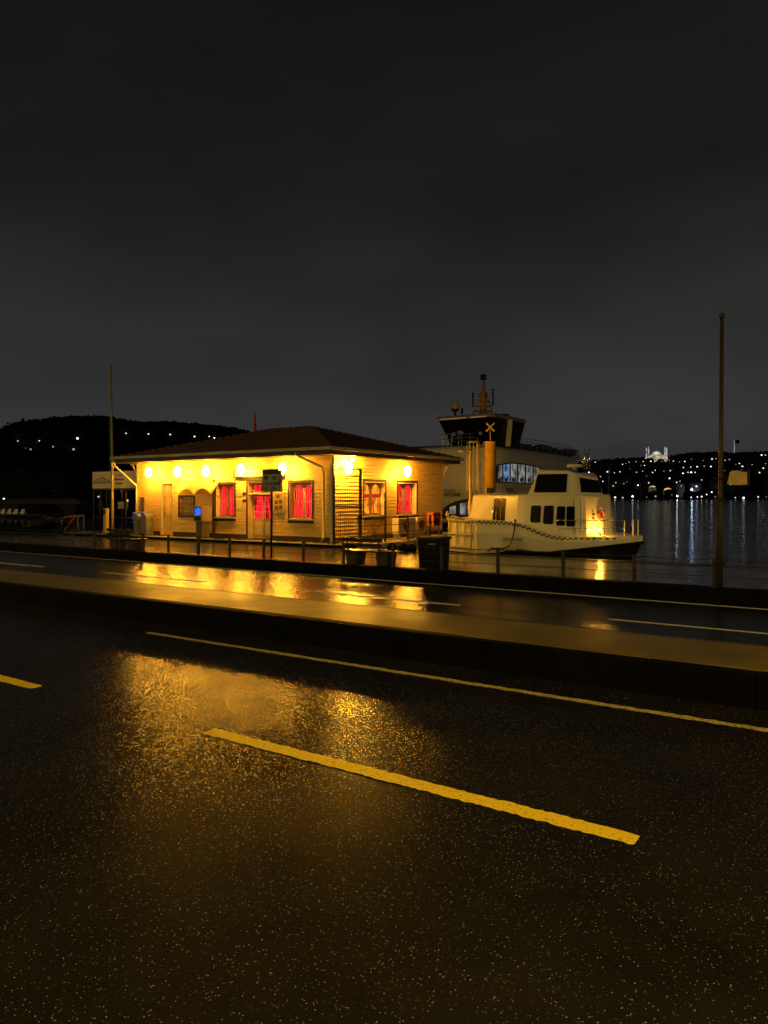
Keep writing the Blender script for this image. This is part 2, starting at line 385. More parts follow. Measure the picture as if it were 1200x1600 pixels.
# hills as terrain, laid out as sectors round the bay
hill_m = mat('hill_woodland_floor', (.010, .011, .008), .95, var=.5, vscale=.02, spec=.05)
leaf_m = mat('hill_foliage', (.014, .018, .010), .9, var=.5, vscale=.05, spec=.05)
leaf_near = mat('near_foliage', (.04, .055, .02), .7, var=.4, vscale=2, spec=.2)
def interp(tab, x):
    if x <= tab[0][0]: return tab[0][1]
    for (a, b), (c, d) in zip(tab, tab[1:]):
        if x <= c: return b+(d-b)*(x-a)/(c-a)
    return tab[-1][1]
L_TOP = [(-900, 700), (-300, 690), (-100, 690), (0, 681), (20, 669), (50, 663), (80, 660), (115, 657), (165, 657), (190, 662), (230, 667), (262, 665), (300, 668), (330, 670), (365, 676), (420, 690), (520, 712), (640, 735), (760, 750)]
R_TOP = [(500, 745), (640, 740), (760, 735), (860, 730), (900, 727), (950, 721), (1000, 718.5), (1046, 718), (1053, 715), (1075, 711.5), (1119, 710), (1148, 711), (1200, 709), (1300, 704), (1500, 700), (1900, 712)]
def hill_point(px, t, top, Y0, Y1, zbase):
    """t 0 at the foot .. 1 on the ridge"""
    Y = Y0+(Y1-Y0)*t; zt = H+(HZ-interp(top, px))/F*Y1
    z = zbase+(zt-zbase)*(t**.85)
    p = PD(px, HZ, Y); return Vector((p.x, p.y, z))
def hill(name, top, Y0, Y1, zbase, x0, x1, dx):
    mb = MB(); nx = int((x1-x0)/dx)+1; nt_ = 9; r = random.Random(3); rings = []
    for i in range(nx):
        px = x0+i*dx; col = [hill_point(px, j/8, top, Y0, Y1, zbase) for j in range(9)]
        for j in range(1, 8): col[j].z += r.uniform(-1, 1)*(Y1*.002)
        b = col[-1].copy(); back = PD(px, HZ, Y1*1.4); col.append(Vector((back.x, back.y, b.z*.6)))
        rings.append(col)
    mb.loft(rings, smooth=True, cap=False, closed=False)
    return struct(mb.build(name, hill_m))
hill('wooded_hill', L_TOP, 300, 440, -1, -1000, 760, 20)
hill('far_shore_hill', R_TOP, 1010, 1500, -1.5, 500, 1950, 10)
def woods(name, top, Y0, Y1, zbase, x0, x1, n, s0, s1, seed, ridge=.5):
    r = random.Random(seed); mb = MB()
    for k in range(n):
        px = r.uniform(x0, x1); t = 1-abs(r.gauss(0, .02)) if r.random() < ridge else r.random()
        p = hill_point(px, max(0, min(1, t)), top, Y0, Y1, zbase); big = k % 23 == 0; s = r.uniform(s0, s1)*(1.5 if big else 1); p.z -= s*.3 if big else 0
        for q in range(9):
            c = p+Vector((r.gauss(0, s*.55), r.gauss(0, s*.55), r.uniform(.0, s*.75)))
            q_ = s*r.uniform(.16, .36); a = Vector((r.gauss(0, 1), r.gauss(0, 1), r.gauss(0, 1))).normalized()*q_; b = a.cross(Vector((r.gauss(0, 1), r.gauss(0, 1), r.gauss(0, 1)))).normalized()*q_
            d = a.cross(b).normalized()*q_
            mb.add([c+a, c+b, c-a, c-b, c+d, c-d], [(0, 1, 4), (1, 2, 4), (2, 3, 4), (3, 0, 4), (1, 0, 5), (2, 1, 5), (3, 2, 5), (0, 3, 5)])
    o = mb.build(name, leaf_m); o['kind'] = 'stuff'
    tag(o, 'dark far wood covering the ' + ('hill behind the pier station' if top is L_TOP else 'hill across the water'), 'woodland'); o['kind'] = 'stuff'
    return o
woods('hill_wood', L_TOP, 300, 440, -1, -40, 460, 1700, 1.8, 3.6, 5, ridge=.6)
woods('far_shore_wood', R_TOP, 1010, 1500, -1.5, 860, 1260, 1300, 4, 7.5, 9, ridge=.45)

# ================================================================== STATION BUILDING
FV, FU, SL, SD = 22.2, -17.36, 11.55, 8.4         # front plane, side plane, length, depth
ZT = 3.60
B = thing('station_building', 'low cream clapboard pier station with brown hipped roof and red lit windows', 'building', (FU-SL/2, FV+SD/2, Z_DECK))
def boards(mb, axis, a0, a1, z0, z1, plane, sgn, holes, bh=.142):
    """overlapping boards on a wall; axis 'x' wall runs along X at Y=plane, outward normal sgn"""
    z = z0; k = 0
    while z < z1-1e-3:
        zz = min(z+bh, z1); mid = (z+zz)/2; spans = [(a0, a1)]
        for h0, h1, g0, g1 in holes:
            if g0 < mid < g1:
                ns = []
                for s0, s1 in spans:
                    if h1 <= s0 or h0 >= s1: ns.append((s0, s1)); continue
                    if s0 < h0: ns.append((s0, h0))
                    if s1 > h1: ns.append((h1, s1))
                spans = ns
        for s0, s1 in spans:
            o1, o2 = .034+random.uniform(-.002, .002), .004
            pr = [(z, o1), (zz+.004, o2), (zz+.004, -.06), (z, -.06)]
            if axis == 'x': rings = [[(x, plane+sgn*o, q) for q, o in pr] for x in (s0, s1)]
            else: rings = [[(plane+sgn*o, x, q) for q, o in pr] for x in (s0, s1)]
            mb.loft(rings)
        z = zz; k += 1
# openings read from the photo: front (px0, px1, py0, py1)
def front_rect(x0, x1, y0, y1):
    a = PV(x0, y0, FV); b = PV(x1, y1, FV); m0 = PV((x0+x1)/2, y0, FV).z; m1 = PV((x0+x1)/2, y1, FV).z
    return a.x, b.x, m1, m0
def side_rect(x0, x1, y0, y1):
    a = PU(x0, y0, FU); b = PU(x1, y1, FU); m0 = PU((x0+x1)/2, y0, FU).z; m1 = PU((x0+x1)/2, y1, FU).z
    return a.y, b.y, m1, m0
FW = [front_rect(338, 367, 756, 808), front_rect(453, 488, 753, 811)]
FD = list(front_rect(388, 424, 754, 840)); FD[2] = Z_DECK+.02
GD = list(front_rect(253, 270, 756, 832)); GD[2] = Z_DECK+.02
SW = [front_rect(281, 304, 776, 806)]
RW = [side_rect(568, 601, 752, 806), side_rect(621, 650, 754, 804)]
mb = MB(); boards(mb, 'x', FU-SL, FU-.09, Z_DECK+.2, ZT, FV, -1, [tuple(h) for h in FW+[FD, GD]+SW]); mb.build('front_wall', clapboard, B)
mb = MB(); boards(mb, 'y', FV+.09, FV+SD, Z_DECK+.2, ZT, FU, 1, RW); mb.build('side_wall', clapboard, B)
mb = MB(); boards(mb, 'x', FU-SL, FU, Z_DECK, ZT, FV+SD, 1, []); mb.build('back_wall', clapboard, B)
mb = MB(); boards(mb, 'y', FV+.07, FV+SD-.07, Z_DECK, ZT, FU-SL, -1, []); mb.build('end_wall', clapboard, B)
# inner lining so the lit rooms stay closed
mb = MB(); mb.box((FU-SL+.32, FV+.75, Z_DECK), (FU-.75, FV+SD-.3, ZT)); mb.build('inner_wall', mat('room_wall', (.3, .2, .12), .8), B)
for x, y in ((FU-.09, FV-.035), (FU-SL-.03, FV-.035)):
    mb = MB(); mb.box((x, y, Z_DECK), (x+.125, y+.12, ZT)); mb.build('corner_board', trim_cream, B)
mb = MB(); mb.box((FU-SL-.02, FV-.05, Z_DECK), (GD[0]-.06, FV-.002, Z_DECK+.19)); mb.box((GD[1]+.06, FV-.05, Z_DECK), (FD[0]-.08, FV-.002, Z_DECK+.19)); mb.box((FD[1]+.08, FV-.05, Z_DECK), (FU-.1, FV-.002, Z_DECK+.19))
mb.box((FU+.002, FV+.09, Z_DECK), (FU+.05, FV+SD, Z_DECK+.19)); mb.build('plinth_board', trim_dark, B)
# roof
e0 = (FU-SL-.55, FV-.9); e1 = (FU+.6, FV+SD+.7); ZE = 3.78
hw = (e1[1]-e0[1])/2; ZR = 5.16; ym = e0[1]+hw
r0 = Vector((e0[0]+hw, ym, ZR)); r1 = Vector((e1[0]-hw, ym, ZR))
c = [Vector((e0[0], e0[1], ZE)), Vector((e1[0], e0[1], ZE)), Vector((e1[0], e1[1], ZE)), Vector((e0[0], e1[1], ZE))]
roof = MB()
def tile_face(a, b, t0, t1, courses=15, wv=.24):
    """tiled slope: eave a->b, top t0->t1, courses step, pan tiles as waves"""
    L_ = (b-a).length; n = max(4, int(L_/wv)*4); nrm = (b-a).cross(t0-a).normalized()
    if nrm.z < 0: nrm = -nrm
    rings = []
    for k in range(courses):
        for q, off in ((0, .045), (1, .0)):
            s_ = (k+q)/courses; p0 = a+(t0-a)*s_; p1 = b+(t1-b)*s_; row = []
            for i in range(n+1):
                base = a+(b-a)*(i/n); 
                # stay on straight tile lines: clamp to the narrowing slope
                u_ = (base-a).dot((b-a).normalized()); lo = (p0-a).dot((b-a).normalized()); hi = (p1-a).dot((b-a).normalized()); u2 = min(max(u_, lo), hi)
                x = p0+(b-a).normalized()*(u2-lo)
                row.append(x+nrm*(off+.022*abs(math.sin(PI*u2/wv))))
            rings.append(row)
    roof.loft(rings, smooth=False, cap=False, closed=False)
tile_face(c[0], c[1], r0, r1); tile_face(c[1], c[2], r1, r1+Vector((0, .01, 0))); tile_face(c[2], c[3], r1, r0); tile_face(c[3], c[0], r0, r0+Vector((0, .01, 0)))
RF = roof.build('roof', roof_m, B)
mb = MB()
def capline(a, b):
    n = int((b-a).length/.33)
    for i in range(n):
        p = a+(b-a)*(i/n); q = a+(b-a)*((i+1.15)/n); mb.tube([p+Vector((0, 0, .045)), q+Vector((0, 0, .03))], [.10, .075], n=8)
capline(r0, r1)
for a, b in ((c[0], r0), (c[1], r1), (c[2], r1), (c[3], r0)): capline(a, b)
rc = mb.build('ridge_caps', roof_m, RF)
# soffit + fascia + gutter
mb = MB(); mb.box((e0[0]+.03, e0[1]+.03, ZE-.19), (e1[0]-.03, e1[1]-.03, ZE-.17)); mb.build('soffit', soffit_m, B)
mb = MB()
fz0, fz1 = ZE-.20, ZE-.01
mb.box((e0[0], e0[1]-.02, fz0), (e1[0], e0[1]+.02, fz1)); mb.box((e0[0], e1[1]-.02, fz0), (e1[0], e1[1]+.02, fz1))
mb.box((e1[0]-.02, e0[1]+.021, fz0), (e1[0]+.02, e1[1]-.021, fz1)); mb.box((e0[0]-.02, e0[1]+.021, fz0), (e0[0]+.02, e1[1]-.021, fz1))
mb.build('fascia', trim_dark, B)
def gutter(a, b, name='gutter'):
    mb = MB(); a = Vector(a); b = Vector(b); mb.bar(a, b, .12, .115)
    n = int((b-a).length/1.0)
    for i in range(n+1):
        p = a+(b-a)*(i/n); d = (b-a).normalized()*.02; mb.bar(p-d, p+d, .132, .127)
    return mb.build(name, gutter_m, B)
gz = ZE+.02
gutter((e0[0]-.08, e0[1]-.085, gz), (e1[0]+.14, e0[1]-.085, gz)); gutter((e1[0]+.085, e0[1]-.02, gz), (e1[0]+.085, e1[1]+.1, gz))
# down pipes
mb = MB(); x = FU-SL-.02
p0 = Vector((FU-SL-.45, e0[1]-.02, gz-.1)); mb.tube([p0, p0-Vector((0, 0, .25)), Vector((x+.12, FV-.16, 2.55)), Vector((x+.12, FV-.12, 2.35)), Vector((x+.12, FV-.12, Z_DECK+.05))], .05, n=10)
mb.build('down_pipe', mat('cream_pipe', (.62, .55, .42), .4, var=.1), B)
mb = MB(); x = FU-.35
mb.tube([(x-.7, e0[1]-.02, gz-.08), (x-.7, e0[1]-.02, gz-.2), (x-.05, FV-.12, ZT-.45), (x, FV-.1, ZT-.7), (x, FV-.1, Z_DECK+.2), (x-.05, FV-.2, Z_DECK+.06)], .048, n=10)
mb.build('down_pipe', trim_cream, B)
# left eave bracket and right bracket (cream knee braces)
for ux, y, sg in ((FU-SL, FV+.05, -1), (FU, FV+SD-.05, 1)):
    mb = MB()
    if sg < 0: mb.bar((ux-.02, y, ZT-.06), (ux-.55, y, ZT-.06), .07); mb.bar((ux-.02, y, ZT-.6), (ux-.4, y, ZT-.11), .06)
    else: mb.bar((ux, y+.06, ZT-.06), (ux, y+.62, ZT-.06), .08); mb.bar((ux, y+.06, ZT-.85), (ux, y+.55, ZT-.12), .07)
    mb.build('eave_bracket', trim_cream, B)

def window(rect, axis, label=None, curtain=red_glow, two=True, bars=True):
    a0, a1, z0, z1 = rect
    P = (lambda a, o, z: (a, FV+o, z)) if axis == 'x' else (lambda a, o, z: (FU-o, a, z))     # o>0 goes into the wall
    R = .20
    # frame: dark outer architrave + cream reveal
    fr = MB(); t = .075
    for q in ((a0-t, a0, z0-t, z1+t), (a1, a1+t, z0-t, z1+t), (a0, a1, z1, z1+t)):
        fr.box(P(q[0], -.045, q[2]), P(q[1], .01, q[3]))
    f = fr.build('window', trim_dark, B)
    if label: f['label'] = label
    rv = MB(); k = .02
    rv.box(P(a0, -.03, z0), P(a0+k, R, z1)); rv.box(P(a1-k, -.03, z0), P(a1, R, z1)); rv.box(P(a0+k, -.03, z1-k), P(a1-k, R, z1)); rv.box(P(a0+k, -.03, z0), P(a1-k, R, z0+k))
    rv.build('reveal', trim_cream, f)
    s = MB(); s.box(P(a0+k, R, z0+k), P(a1-k, R+.03, z1-k)); s.build('sash', sash_cream, f)
    W = a1-a0-2*k; n = 2 if two else 1; pw = W/n; pane = MB()
    mcol = MB()
    for i in range(n):
        x0 = a0+k+pw*i+pw*.14; x1 = a0+k+pw*(i+1)-pw*.14; zb = z0+.10; zt = z1-.12; r = (x1-x0)/2; pts = [P(x0, R-.004, zb), P(x1, R-.004, zb)]
        hr = min(r*1.15, .3)
        for j in range(9):
            an = PI*j/8; pts.append(P((x0+x1)/2+r*math.cos(an), R-.004, zt-hr+hr*math.sin(an)))
        nv = (0, -1, 0) if axis == 'x' else (1, 0, 0)
        pane.plate(pts, nv, .004)
        # curtain folds: darker strips standing in front of the lit cloth
        for j in range(3):
            xx = x0+(x1-x0)*(.2+.3*j); mcol.box(P(xx, R-.012, zb), P(xx+.018, R-.009, zt-hr*.6))
        for zz in ((zb*.55+zt*.45),):
            mcol.box(P(x0-.01, R-.02, zz), P(x1+.01, R-.0085, zz+.035))
    pane.build('pane', curtain, f); mcol.build('muntin', sash_cream, f)
    sl = MB(); sl.box(P(a0-.09, -.13, z0-.05), P(a1+.09, .02, z0-.001)); so = sl.build('sill', mat('sill_pale', (.5, .45, .38), .4), f)
    s2 = MB(); s2.box(P(a0-.07, -.06, z0-.16), P(a1+.07, .0, z0-.051)); s2.build('apron', trim_dark, f)
    return f
window(FW[0], 'x', 'red lit window between the awning and the notice plates')
window(FW[1], 'x', 'red lit window beside the station corner')
window(RW[0], 'y', 'side window with orange panes behind the mesh gate', curtain=orange_glow)
window(RW[1], 'y', 'side window with one pale and one red pane', curtain=red_glow)
# red cloth band and lower figures in the first side window, lobby light past the curtain in the second
for (a0, a1, z0, z1), kind_ in zip(RW, ('band', 'lobby')):
    w_ = (a1-a0-.04)/2; zc = z0+(z1-z0)*.52
    for i in range(2):
        x0 = a0+.02+w_*i+w_*.15; x1 = a0+.02+w_*(i+1)-w_*.15; xp = FU-.185
        if kind_ == 'band':
            mb = MB(); mb.box((xp, x0, zc), (xp+.003, x1, zc+.16)); mb.box((xp, x0+.02, z0+.12), (xp+.003, x0+.09, zc-.1)); mb.box((xp, x1-.11, z0+.2), (xp+.003, x1-.05, zc-.04)); mb.build('curtain_band', glow('red_band', (.8, .03, .02), .7), B)
        elif i == 0:
            mb = MB(); mb.box((xp, x0+.02, z0+.15), (xp+.003, x0+.10, zc+.32)); mb.box((xp+.003, x0+.04, zc-.08), (xp+.006, x0+.12, zc+.18)); mb.build('lobby_light', white_glow, B)
        else:
            mb = MB(); mb.box((xp, x1-.06, z0+.2), (xp+.003, x1-.02, zc+.3)); mb.build('lobby_light', orange_glow, B)
# grille window
def grille_window(rect):
    a0, a1, z0, z1 = rect; f = MB(); t = .06
    for q in ((a0-t, a0, z0-t, z1+t), (a1, a1+t, z0-t, z1+t), (a0, a1, z1, z1+t), (a0, a1, z0-t, z0)): f.box((q[0], FV-.05, q[2]), (q[1], FV+.01, q[3]))
    o = f.build('window', trim_dark, B); g = MB()
    n = 9
    for i in range(1, n): x = a0+(a1-a0)*i/n; g.tube([(x, FV-.03, z0), (x, FV-.03, z1)], .010, n=6)
    for i in (1, 2, 3): z = z0+(z1-z0)*i/4; g.tube([(a0, FV-.035, z), (a1, FV-.035, z)], .010, n=6)
    g.build('grille', trim_cream, o)
    p = MB(); p.box((a0, FV+.04, z0), (a1, FV+.06, z1)); p.build('pane', mat('ticket_pane', (.35, .2, .1), .3), o)
grille_window(SW[0])
# doors
def door(rect, glass=True, name_label=None):
    a0, a1, z0, z1 = rect; f = MB(); t = .08
    for q in ((a0-t, a0, z0, z1+t), (a1, a1+t, z0, z1+t)): f.box((q[0], FV-.05, q[2]), (q[1], FV+.02, q[3]))
    f.box((a0, FV-.05, z1), (a1, FV+.02, z1+t))
    R = .25 if glass else .08
    o = f.build('door', trim_dark if glass else trim_cream, B); 
    if name_label: o['label'] = name_label
    r = MB(); r.box((a0, FV-.03, z0), (a0+.02, FV+R, z1)); r.box((a1-.02, FV-.03, z0), (a1, FV+R, z1)); r.box((a0+.02, FV-.03, z1-.02), (a1-.02, FV+R, z1)); r.build('reveal', trim_cream, o)
    l = MB(); l.box((a0+.02, FV+R, z0), (a1-.02, FV+R+.04, z1-.02)); lf = l.build('door_leaf', sash_cream if glass else clapboard, o)
    g = MB(); zt = z1-.45; mid = (a0+a1)/2; h = MB()
    if glass:
        for x0, x1 in ((a0+.13, mid-.06), (mid+.06, a1-.13)):
            g.box((x0, FV+R-.004, z0+.85), (x1, FV+R-.001, zt-.12)); g.box((x0, FV+R-.004, zt+.08), (x1, FV+R-.001, z1-.1))
        g.build('door_pane', red_glow, o)
        m_ = MB()
        m_.box((a0+.02, FV+.01, zt-.03), (a1-.02, FV+R-.001, zt+.03)); m_.box((mid-.012, FV+R-.03, z0), (mid+.012, FV+R-.001, zt-.03))
        for zz in (z0+1.1, z0+1.33, z0+1.56): m_.box((a0+.13, FV+R-.012, zz), (a1-.13, FV+R-.005, zz+.02))
        for x0, x1 in ((a0+.13, mid-.06), (mid+.06, a1-.13)): m_.box((x0, FV+R-.012, z0+.15), (x1, FV+R-.001, z0+.7))
        m_.build('door_rail', trim_cream, o)
        h.tube([(mid-.05, FV+R-.04, z0+.9), (mid-.05, FV+R-.04, z0+1.12)], .012, n=6)
    else:
        n = 6
        for i in range(1, n): x = a0+(a1-a0)*i/n; g.tube([(x, FV+.02, z1-.6), (x, FV+.02, z1-.05)], .011, n=6)
        for i in range(n+1): x = a0+.02+(a1-a0-.055)*i/n; g.box((x, FV+R-.015, z0+.03), (x+.015, FV+R-.001, z1-.62))
        g.build('door_grille', trim_cream, o)
        h.tube([(a0+.05, FV+.03, z0+1.0), (a1-.05, FV+.03, z0+1.0)], .015, n=6)
    h.build('door_handle', steel, o)
door(FD, True, 'double door with red lit panes under the station name board')
door(GD, False, 'narrow plank side door with a barred top')
# awning with scalloped valance over the ticket window
D = .50
aw = MB(); x0 = PV(272, 757, FV-D).x; x1 = PV(331, 757, FV-D).x
zt, zb = 2.66, 2.50; n = 40; r_a = []
for i in range(n+1):
    s_ = i/n; x = x0+(x1-x0)*s_; zz = zb+.05*s_
    zlow = 2.07+.05*s_+.27*abs(math.sin(PI*(s_-.11)/.43))**.8
    zm = (zt*.45+zlow*.55); r_a.append([(x, FV-.05, zt+.04*s_), (x, FV-D*.55, zm+.05), (x, FV-D, zlow), (x, FV-D+.012, zlow-.004), (x, FV-D*.55+.014, zm+.035), (x, FV-.05, zt-.02+.04*s_)])
aw.loft(r_a, smooth=False)
AW = thing('awning', 'cream scalloped awning over the barred ticket window', 'awning', ((x0+x1)/2, FV-.4, 2.4))
cl = bpy.data.materials.new('awning_cloth'); cl.use_nodes = True; ct = cl.node_tree; ct.nodes.clear()
co_, cdf, ctr, cmx, cno, ccr, ctc = (ct.nodes.new(k) for k in ('ShaderNodeOutputMaterial', 'ShaderNodeBsdfDiffuse', 'ShaderNodeBsdfTranslucent', 'ShaderNodeMixShader', 'ShaderNodeTexNoise', 'ShaderNodeValToRGB', 'ShaderNodeTexCoord'))
cno.inputs['Scale'].default_value = 5; ccr.color_ramp.elements[0].color = (.72, .58, .28, 1); ccr.color_ramp.elements[1].color = (.9, .78, .45, 1)
ct.links.new(ctc.outputs['Object'], cno.inputs['Vector']); ct.links.new(cno.outputs['Fac'], ccr.inputs[0])
for k in (cdf, ctr): ct.links.new(ccr.outputs[0], k.inputs[0])
cmx.inputs[0].default_value = .6; ct.links.new(cdf.outputs[0], cmx.inputs[1]); ct.links.new(ctr.outputs[0], cmx.inputs[2]); ct.links.new(cmx.outputs[0], co_.inputs[0])
aw.build('canopy', cl, AW)
for x in (x0+.03, x1-.03):
    mb = MB(); mb.tube([(x, FV-.05, 1.95), (x, FV-D+.03, zb-.2), (x, FV-.05, zb-.1)], .014, n=6); mb.build('arm', black_metal, AW)
for i in range(7):
    mb = MB(); x = x0+(x1-x0)*(.50+.068*i); mb.box((x, FV-.30, 2.56+.006*i), (x+.055, FV-.26, 2.60+.006*i)); mb.build('bulb_block', trim_cream, AW)
# dark hanging post below awning (right leg)
post = MB(); x = PV(333, 800, FV-.12).x; post.box((x-.035, FV-.13, Z_DECK), (x+.035, FV-.06, 2.75)); post.tube([(x, FV-.095, .7), (x-.1, FV-.35, Z_DECK)], .02, n=6); post.build('post', trim_dark, AW)

# wall lamps
def wall_lamp(pos, nrm, label):
    t = thing('wall_lamp', label, 'lamp', pos, 'bulkhead lamps along the station walls')
    n_ = Vector(nrm); p = Vector(pos)
    b = MB(); pl = p-n_*.0
    b.tube([p-n_*.03, p+n_*.31], .03, n=8)
    b.build('base', trim_cream, t)
    g = MB(); c_ = p+n_*.42; g.ball(c_, .17, sc=(.9 if nrm[1] else .8, .8 if nrm[1] else .9, 1.4)); g.build('globe', lamp_glow, t)
    h = MB(); h.box(c_+Vector((-.06, -.06, .235)), c_+Vector((.06, .06, .26))); h.build('cap', trim_cream, t)
ls = ['wall lamp nearest the down pipe at the far end of the front', 'wall lamp above the narrow plank door', 'wall lamp above the awning', 'wall lamp at the start of the station name board', 'wall lamp at the end of the station name board', 'wall lamp on the side wall above the mesh gate', 'wall lamp on the side wall above its farther window']
for (px, py), l in zip(((232, 741), (277, 741), (321, 740), (376, 731), (441, 729)), ls):
    q = PV(px, py, FV-.45); wall_lamp((q.x, FV-.03, 3.12), (0, -1, 0), l)
for (px, py), l in zip(((545, 736), (637, 738)), ls[5:]):
    q = PU(px, py, FU+.45); wall_lamp((FU+.03, q.y, 3.12), (1, 0, 0), l)
for k, x in enumerate((FU-1.5, FU-5.5, FU-9.5)): wall_lamp((x, FV+SD+.03, 3.14), (0, 1, 0), 'wall lamp on the back wall facing the ferry, ' + ('nearest the marker column', 'in the middle of the wall', 'nearest the flagpole end')[k])  # unseen lamps added behind the station to light ferry bow and marker column
# small bare bulb under the soffit above the gate
q = PU(549, 716, FU+.3); t = thing('soffit_bulb', 'small bare bulb under the eave above the mesh gate', 'lamp', (FU+.3, q.y, 3.5))
mb = MB(); mb.ball((FU+.36, q.y, 3.46), .06); mb.build('bulb', glow('flood_bulb_glow', SODIUM, 4200), t); mb = MB(); mb.lathe((FU+.36, q.y, 3.52), [(.03, 0), (.035, .03), (.03, .075)], 10); mb.build('socket', black_metal, t)

# name board
cream_board = mat('name_board_cream', (.66, .6, .45), .4, var=.05); ink = mat('black_lettering', (.012, .01, .01), .5, var=.1)
a0, a1, z0, z1 = front_rect(370, 447, 738.5, 750)
t = thing('name_board', 'long cream name board reading ARNAVUTKÖY above the double door', 'sign', ((a0+a1)/2, FV-.15, z0))
z0, z1 = 2.86, 3.10
mb = MB(); mb.box((a0, FV-.13, z0), (a1, FV-.09, z1)); mb.build('panel', cream_board, t)
mb = MB(); mb.box((a0-.03, FV-.15, z0-.04), (a1+.03, FV-.08, z0-.001)); mb.box((a0-.03, FV-.15, z1+.001), (a1+.03, FV-.08, z1+.03)); mb.box((a0-.03, FV-.15, z0), (a0-.001, FV-.08, z1)); mb.box((a1+.001, FV-.15, z0), (a1+.03, FV-.08, z1)); mb.box((a0, FV-.088, z0-.14), (a1, FV-.045, z0-.041)); mb.build('frame', trim_dark, t)
text('lettering', 'ARNAVUTKÖY', .225, (a0+.08, FV-.132, z0+.045), (1, 0, 0), ink, t, bold=.006, sx=(a1-a0-.2)/1.62)
# notice board and plates
a0, a1, z0, z1 = front_rect(430, 446, 769, 801)
t = thing('notice_board', 'glazed notice board with timetables between the door and the corner window', 'notice board', ((a0+a1)/2, FV-.05, z0))
mb = MB(); mb.box((a0, FV-.10, z0), (a1, FV-.03, z1)); mb.build('case', trim_cream, t)
mb = MB(); mb.box((a0+.04, FV-.104, z0+.04), (a1-.04, FV-.1005, z1-.04)); mb.build('board', mat('notice_paper', (.45, .25, .1), .5, var=.3, vscale=9), t)
for i, (fx, fz) in enumerate(((.12, .15), (.55, .18), (.12, .42), (.55, .45), (.3, .7))):
    mb = MB(); mb.box((a0+(a1-a0)*fx, FV-.107, z0+(z1-z0)*fz), (a0+(a1-a0)*(fx+.3), FV-.1045, z0+(z1-z0)*(fz+.17))); mb.build('paper', mat('brown_print', (.12, .06, .03), .6), t)
for (x0_, x1_, y0_, y1_), l, cc in (((371, 378, 769, 776), 'upper pale plate beside the double door', trim_cream), ((371, 378, 781, 795), 'tall pale plate beside the double door', trim_cream), ((380, 385, 769, 774), 'small dark plate high beside the double door', trim_dark), ((380, 386, 780, 785), 'small dark plate beside the tall pale plate', trim_dark)):
    a0, a1, z0, z1 = front_rect(x0_, x1_, y0_, y1_); mb = MB(); mb.box((a0, FV-.045, z0), (a1, FV-.024, z1)); o = mb.build('wall_plate', cc, bevel=.004); tag(o, l, 'plate', 'small plates beside the station door')

# deck the station stands on, its front walk, piles
mb = MB()
DK0, DK1 = FU-SL-4.6, FU+1.75
mb.box((DK0, V_QUAY-.42, Z_DECK-.14), (DK1, FV+SD+1.6, Z_DECK)); dk = mb.build('pier_deck', wet_deck, bevel=.015); struct(dk)
mb = MB()
mb.box((DK0-.02, V_QUAY-.47, Z_PL-.1), (DK1+.02, V_QUAY-.423, Z_DECK-.02)); 
for i in range(9):
    for j in range(4): mb.tube([(DK0+.8+i*2.1, V_QUAY+.6+j*3, -3), (DK0+.8+i*2.1, V_QUAY+.6+j*3, Z_DECK-.15)], .2, n=10)
struct(mb.build('pier_substructure', kerb_dark))
# tyre fenders at the deck corner
for i, (px, py) in enumerate(((622, 856), (640, 857), (652, 853))):
    q = PV(px, py, V_QUAY-.2+.0*i); t = thing('tyre_fender', ['worn black tyre fender nearest the mesh gate at the deck edge', 'middle black tyre fender at the deck edge', 'black tyre fender at the deck edge beside the litter bin'][i], 'tyre', (q.x, V_QUAY-.35, Z_DECK-.05), 'tyre fenders at the deck corner')
    mb = MB(); R_, r_ = .12, .08; rings = []
    for k in range(18):
        a = 2*PI*k/18; cx = Vector((math.cos(a), 0, math.sin(a)))
        rings.append([q.x*Vector((1, 0, 0))+Vector((0, V_QUAY-.58, Z_PL+.10))+cx*(R_+r_*math.cos(2*PI*j/8))+Vector((0, r_*math.sin(2*PI*j/8), 0)) for j in range(8)])
    rings.append(rings[0]); mb.loft(rings, smooth=True, cap=False); mb.build('tyre', rubber, t)
    mb = MB(); mb.tube([(q.x, V_QUAY-.62, Z_DECK+.1), (q.x+.05, V_QUAY-.35, Z_DECK+.05)], .015, n=6); mb.build('rope', mat('frayed_rope', (.25, .2, .15), .8), t)

# mesh gate standing out from the corner
gate_u0, gate_u1 = FU+.05, FU+1.33; gv = FV-.02
t = thing('mesh_gate', 'tall black wire mesh gate closing the side walkway at the station corner', 'gate', ((gate_u0+gate_u1)/2, gv, Z_DECK))
mb = MB(); mb.box((gate_u0-.01, gv-.04, Z_DECK), (gate_u0+.07, gv+.04, ZT+.02)); mb.build('post', black_metal, t)
mb = MB(); mb.box((gate_u1-.04, gv-.04, Z_DECK), (gate_u1+.03, gv+.04, 3.05)); mb.build('post', black_metal, t)
mb = MB()
for z in (3.02, 2.76, 1.62, Z_DECK+.12): mb.box((gate_u0+.07, gv-.02, z), (gate_u1-.04, gv+.02, z+.04))
mb.build('rail', black_metal, t)
mb = MB()
for i in range(1, 15): x = gate_u0+(gate_u1-gate_u0)*i/15; mb.tube([(x, gv, Z_DECK+.1), (x, gv, 2.78 if i not in (3, 13) else 3.45)], .006, n=5)
for i in range(17): z = Z_DECK+.2+i*.15; mb.tube([(gate_u0+.03, gv+.006, z), (gate_u1, gv+.006, z)], .006, n=5)
for z in (3.42,): mb.tube([(gate_u0+.03, gv, z), (gate_u1+.02, gv, z)], .010, n=5)
for i in range(9): x = gate_u0+.35+i*.1; mb.tube([(x, gv-.03, Z_DECK+.1), (x, gv-.03, Z_DECK+1.08)], .008, n=5)
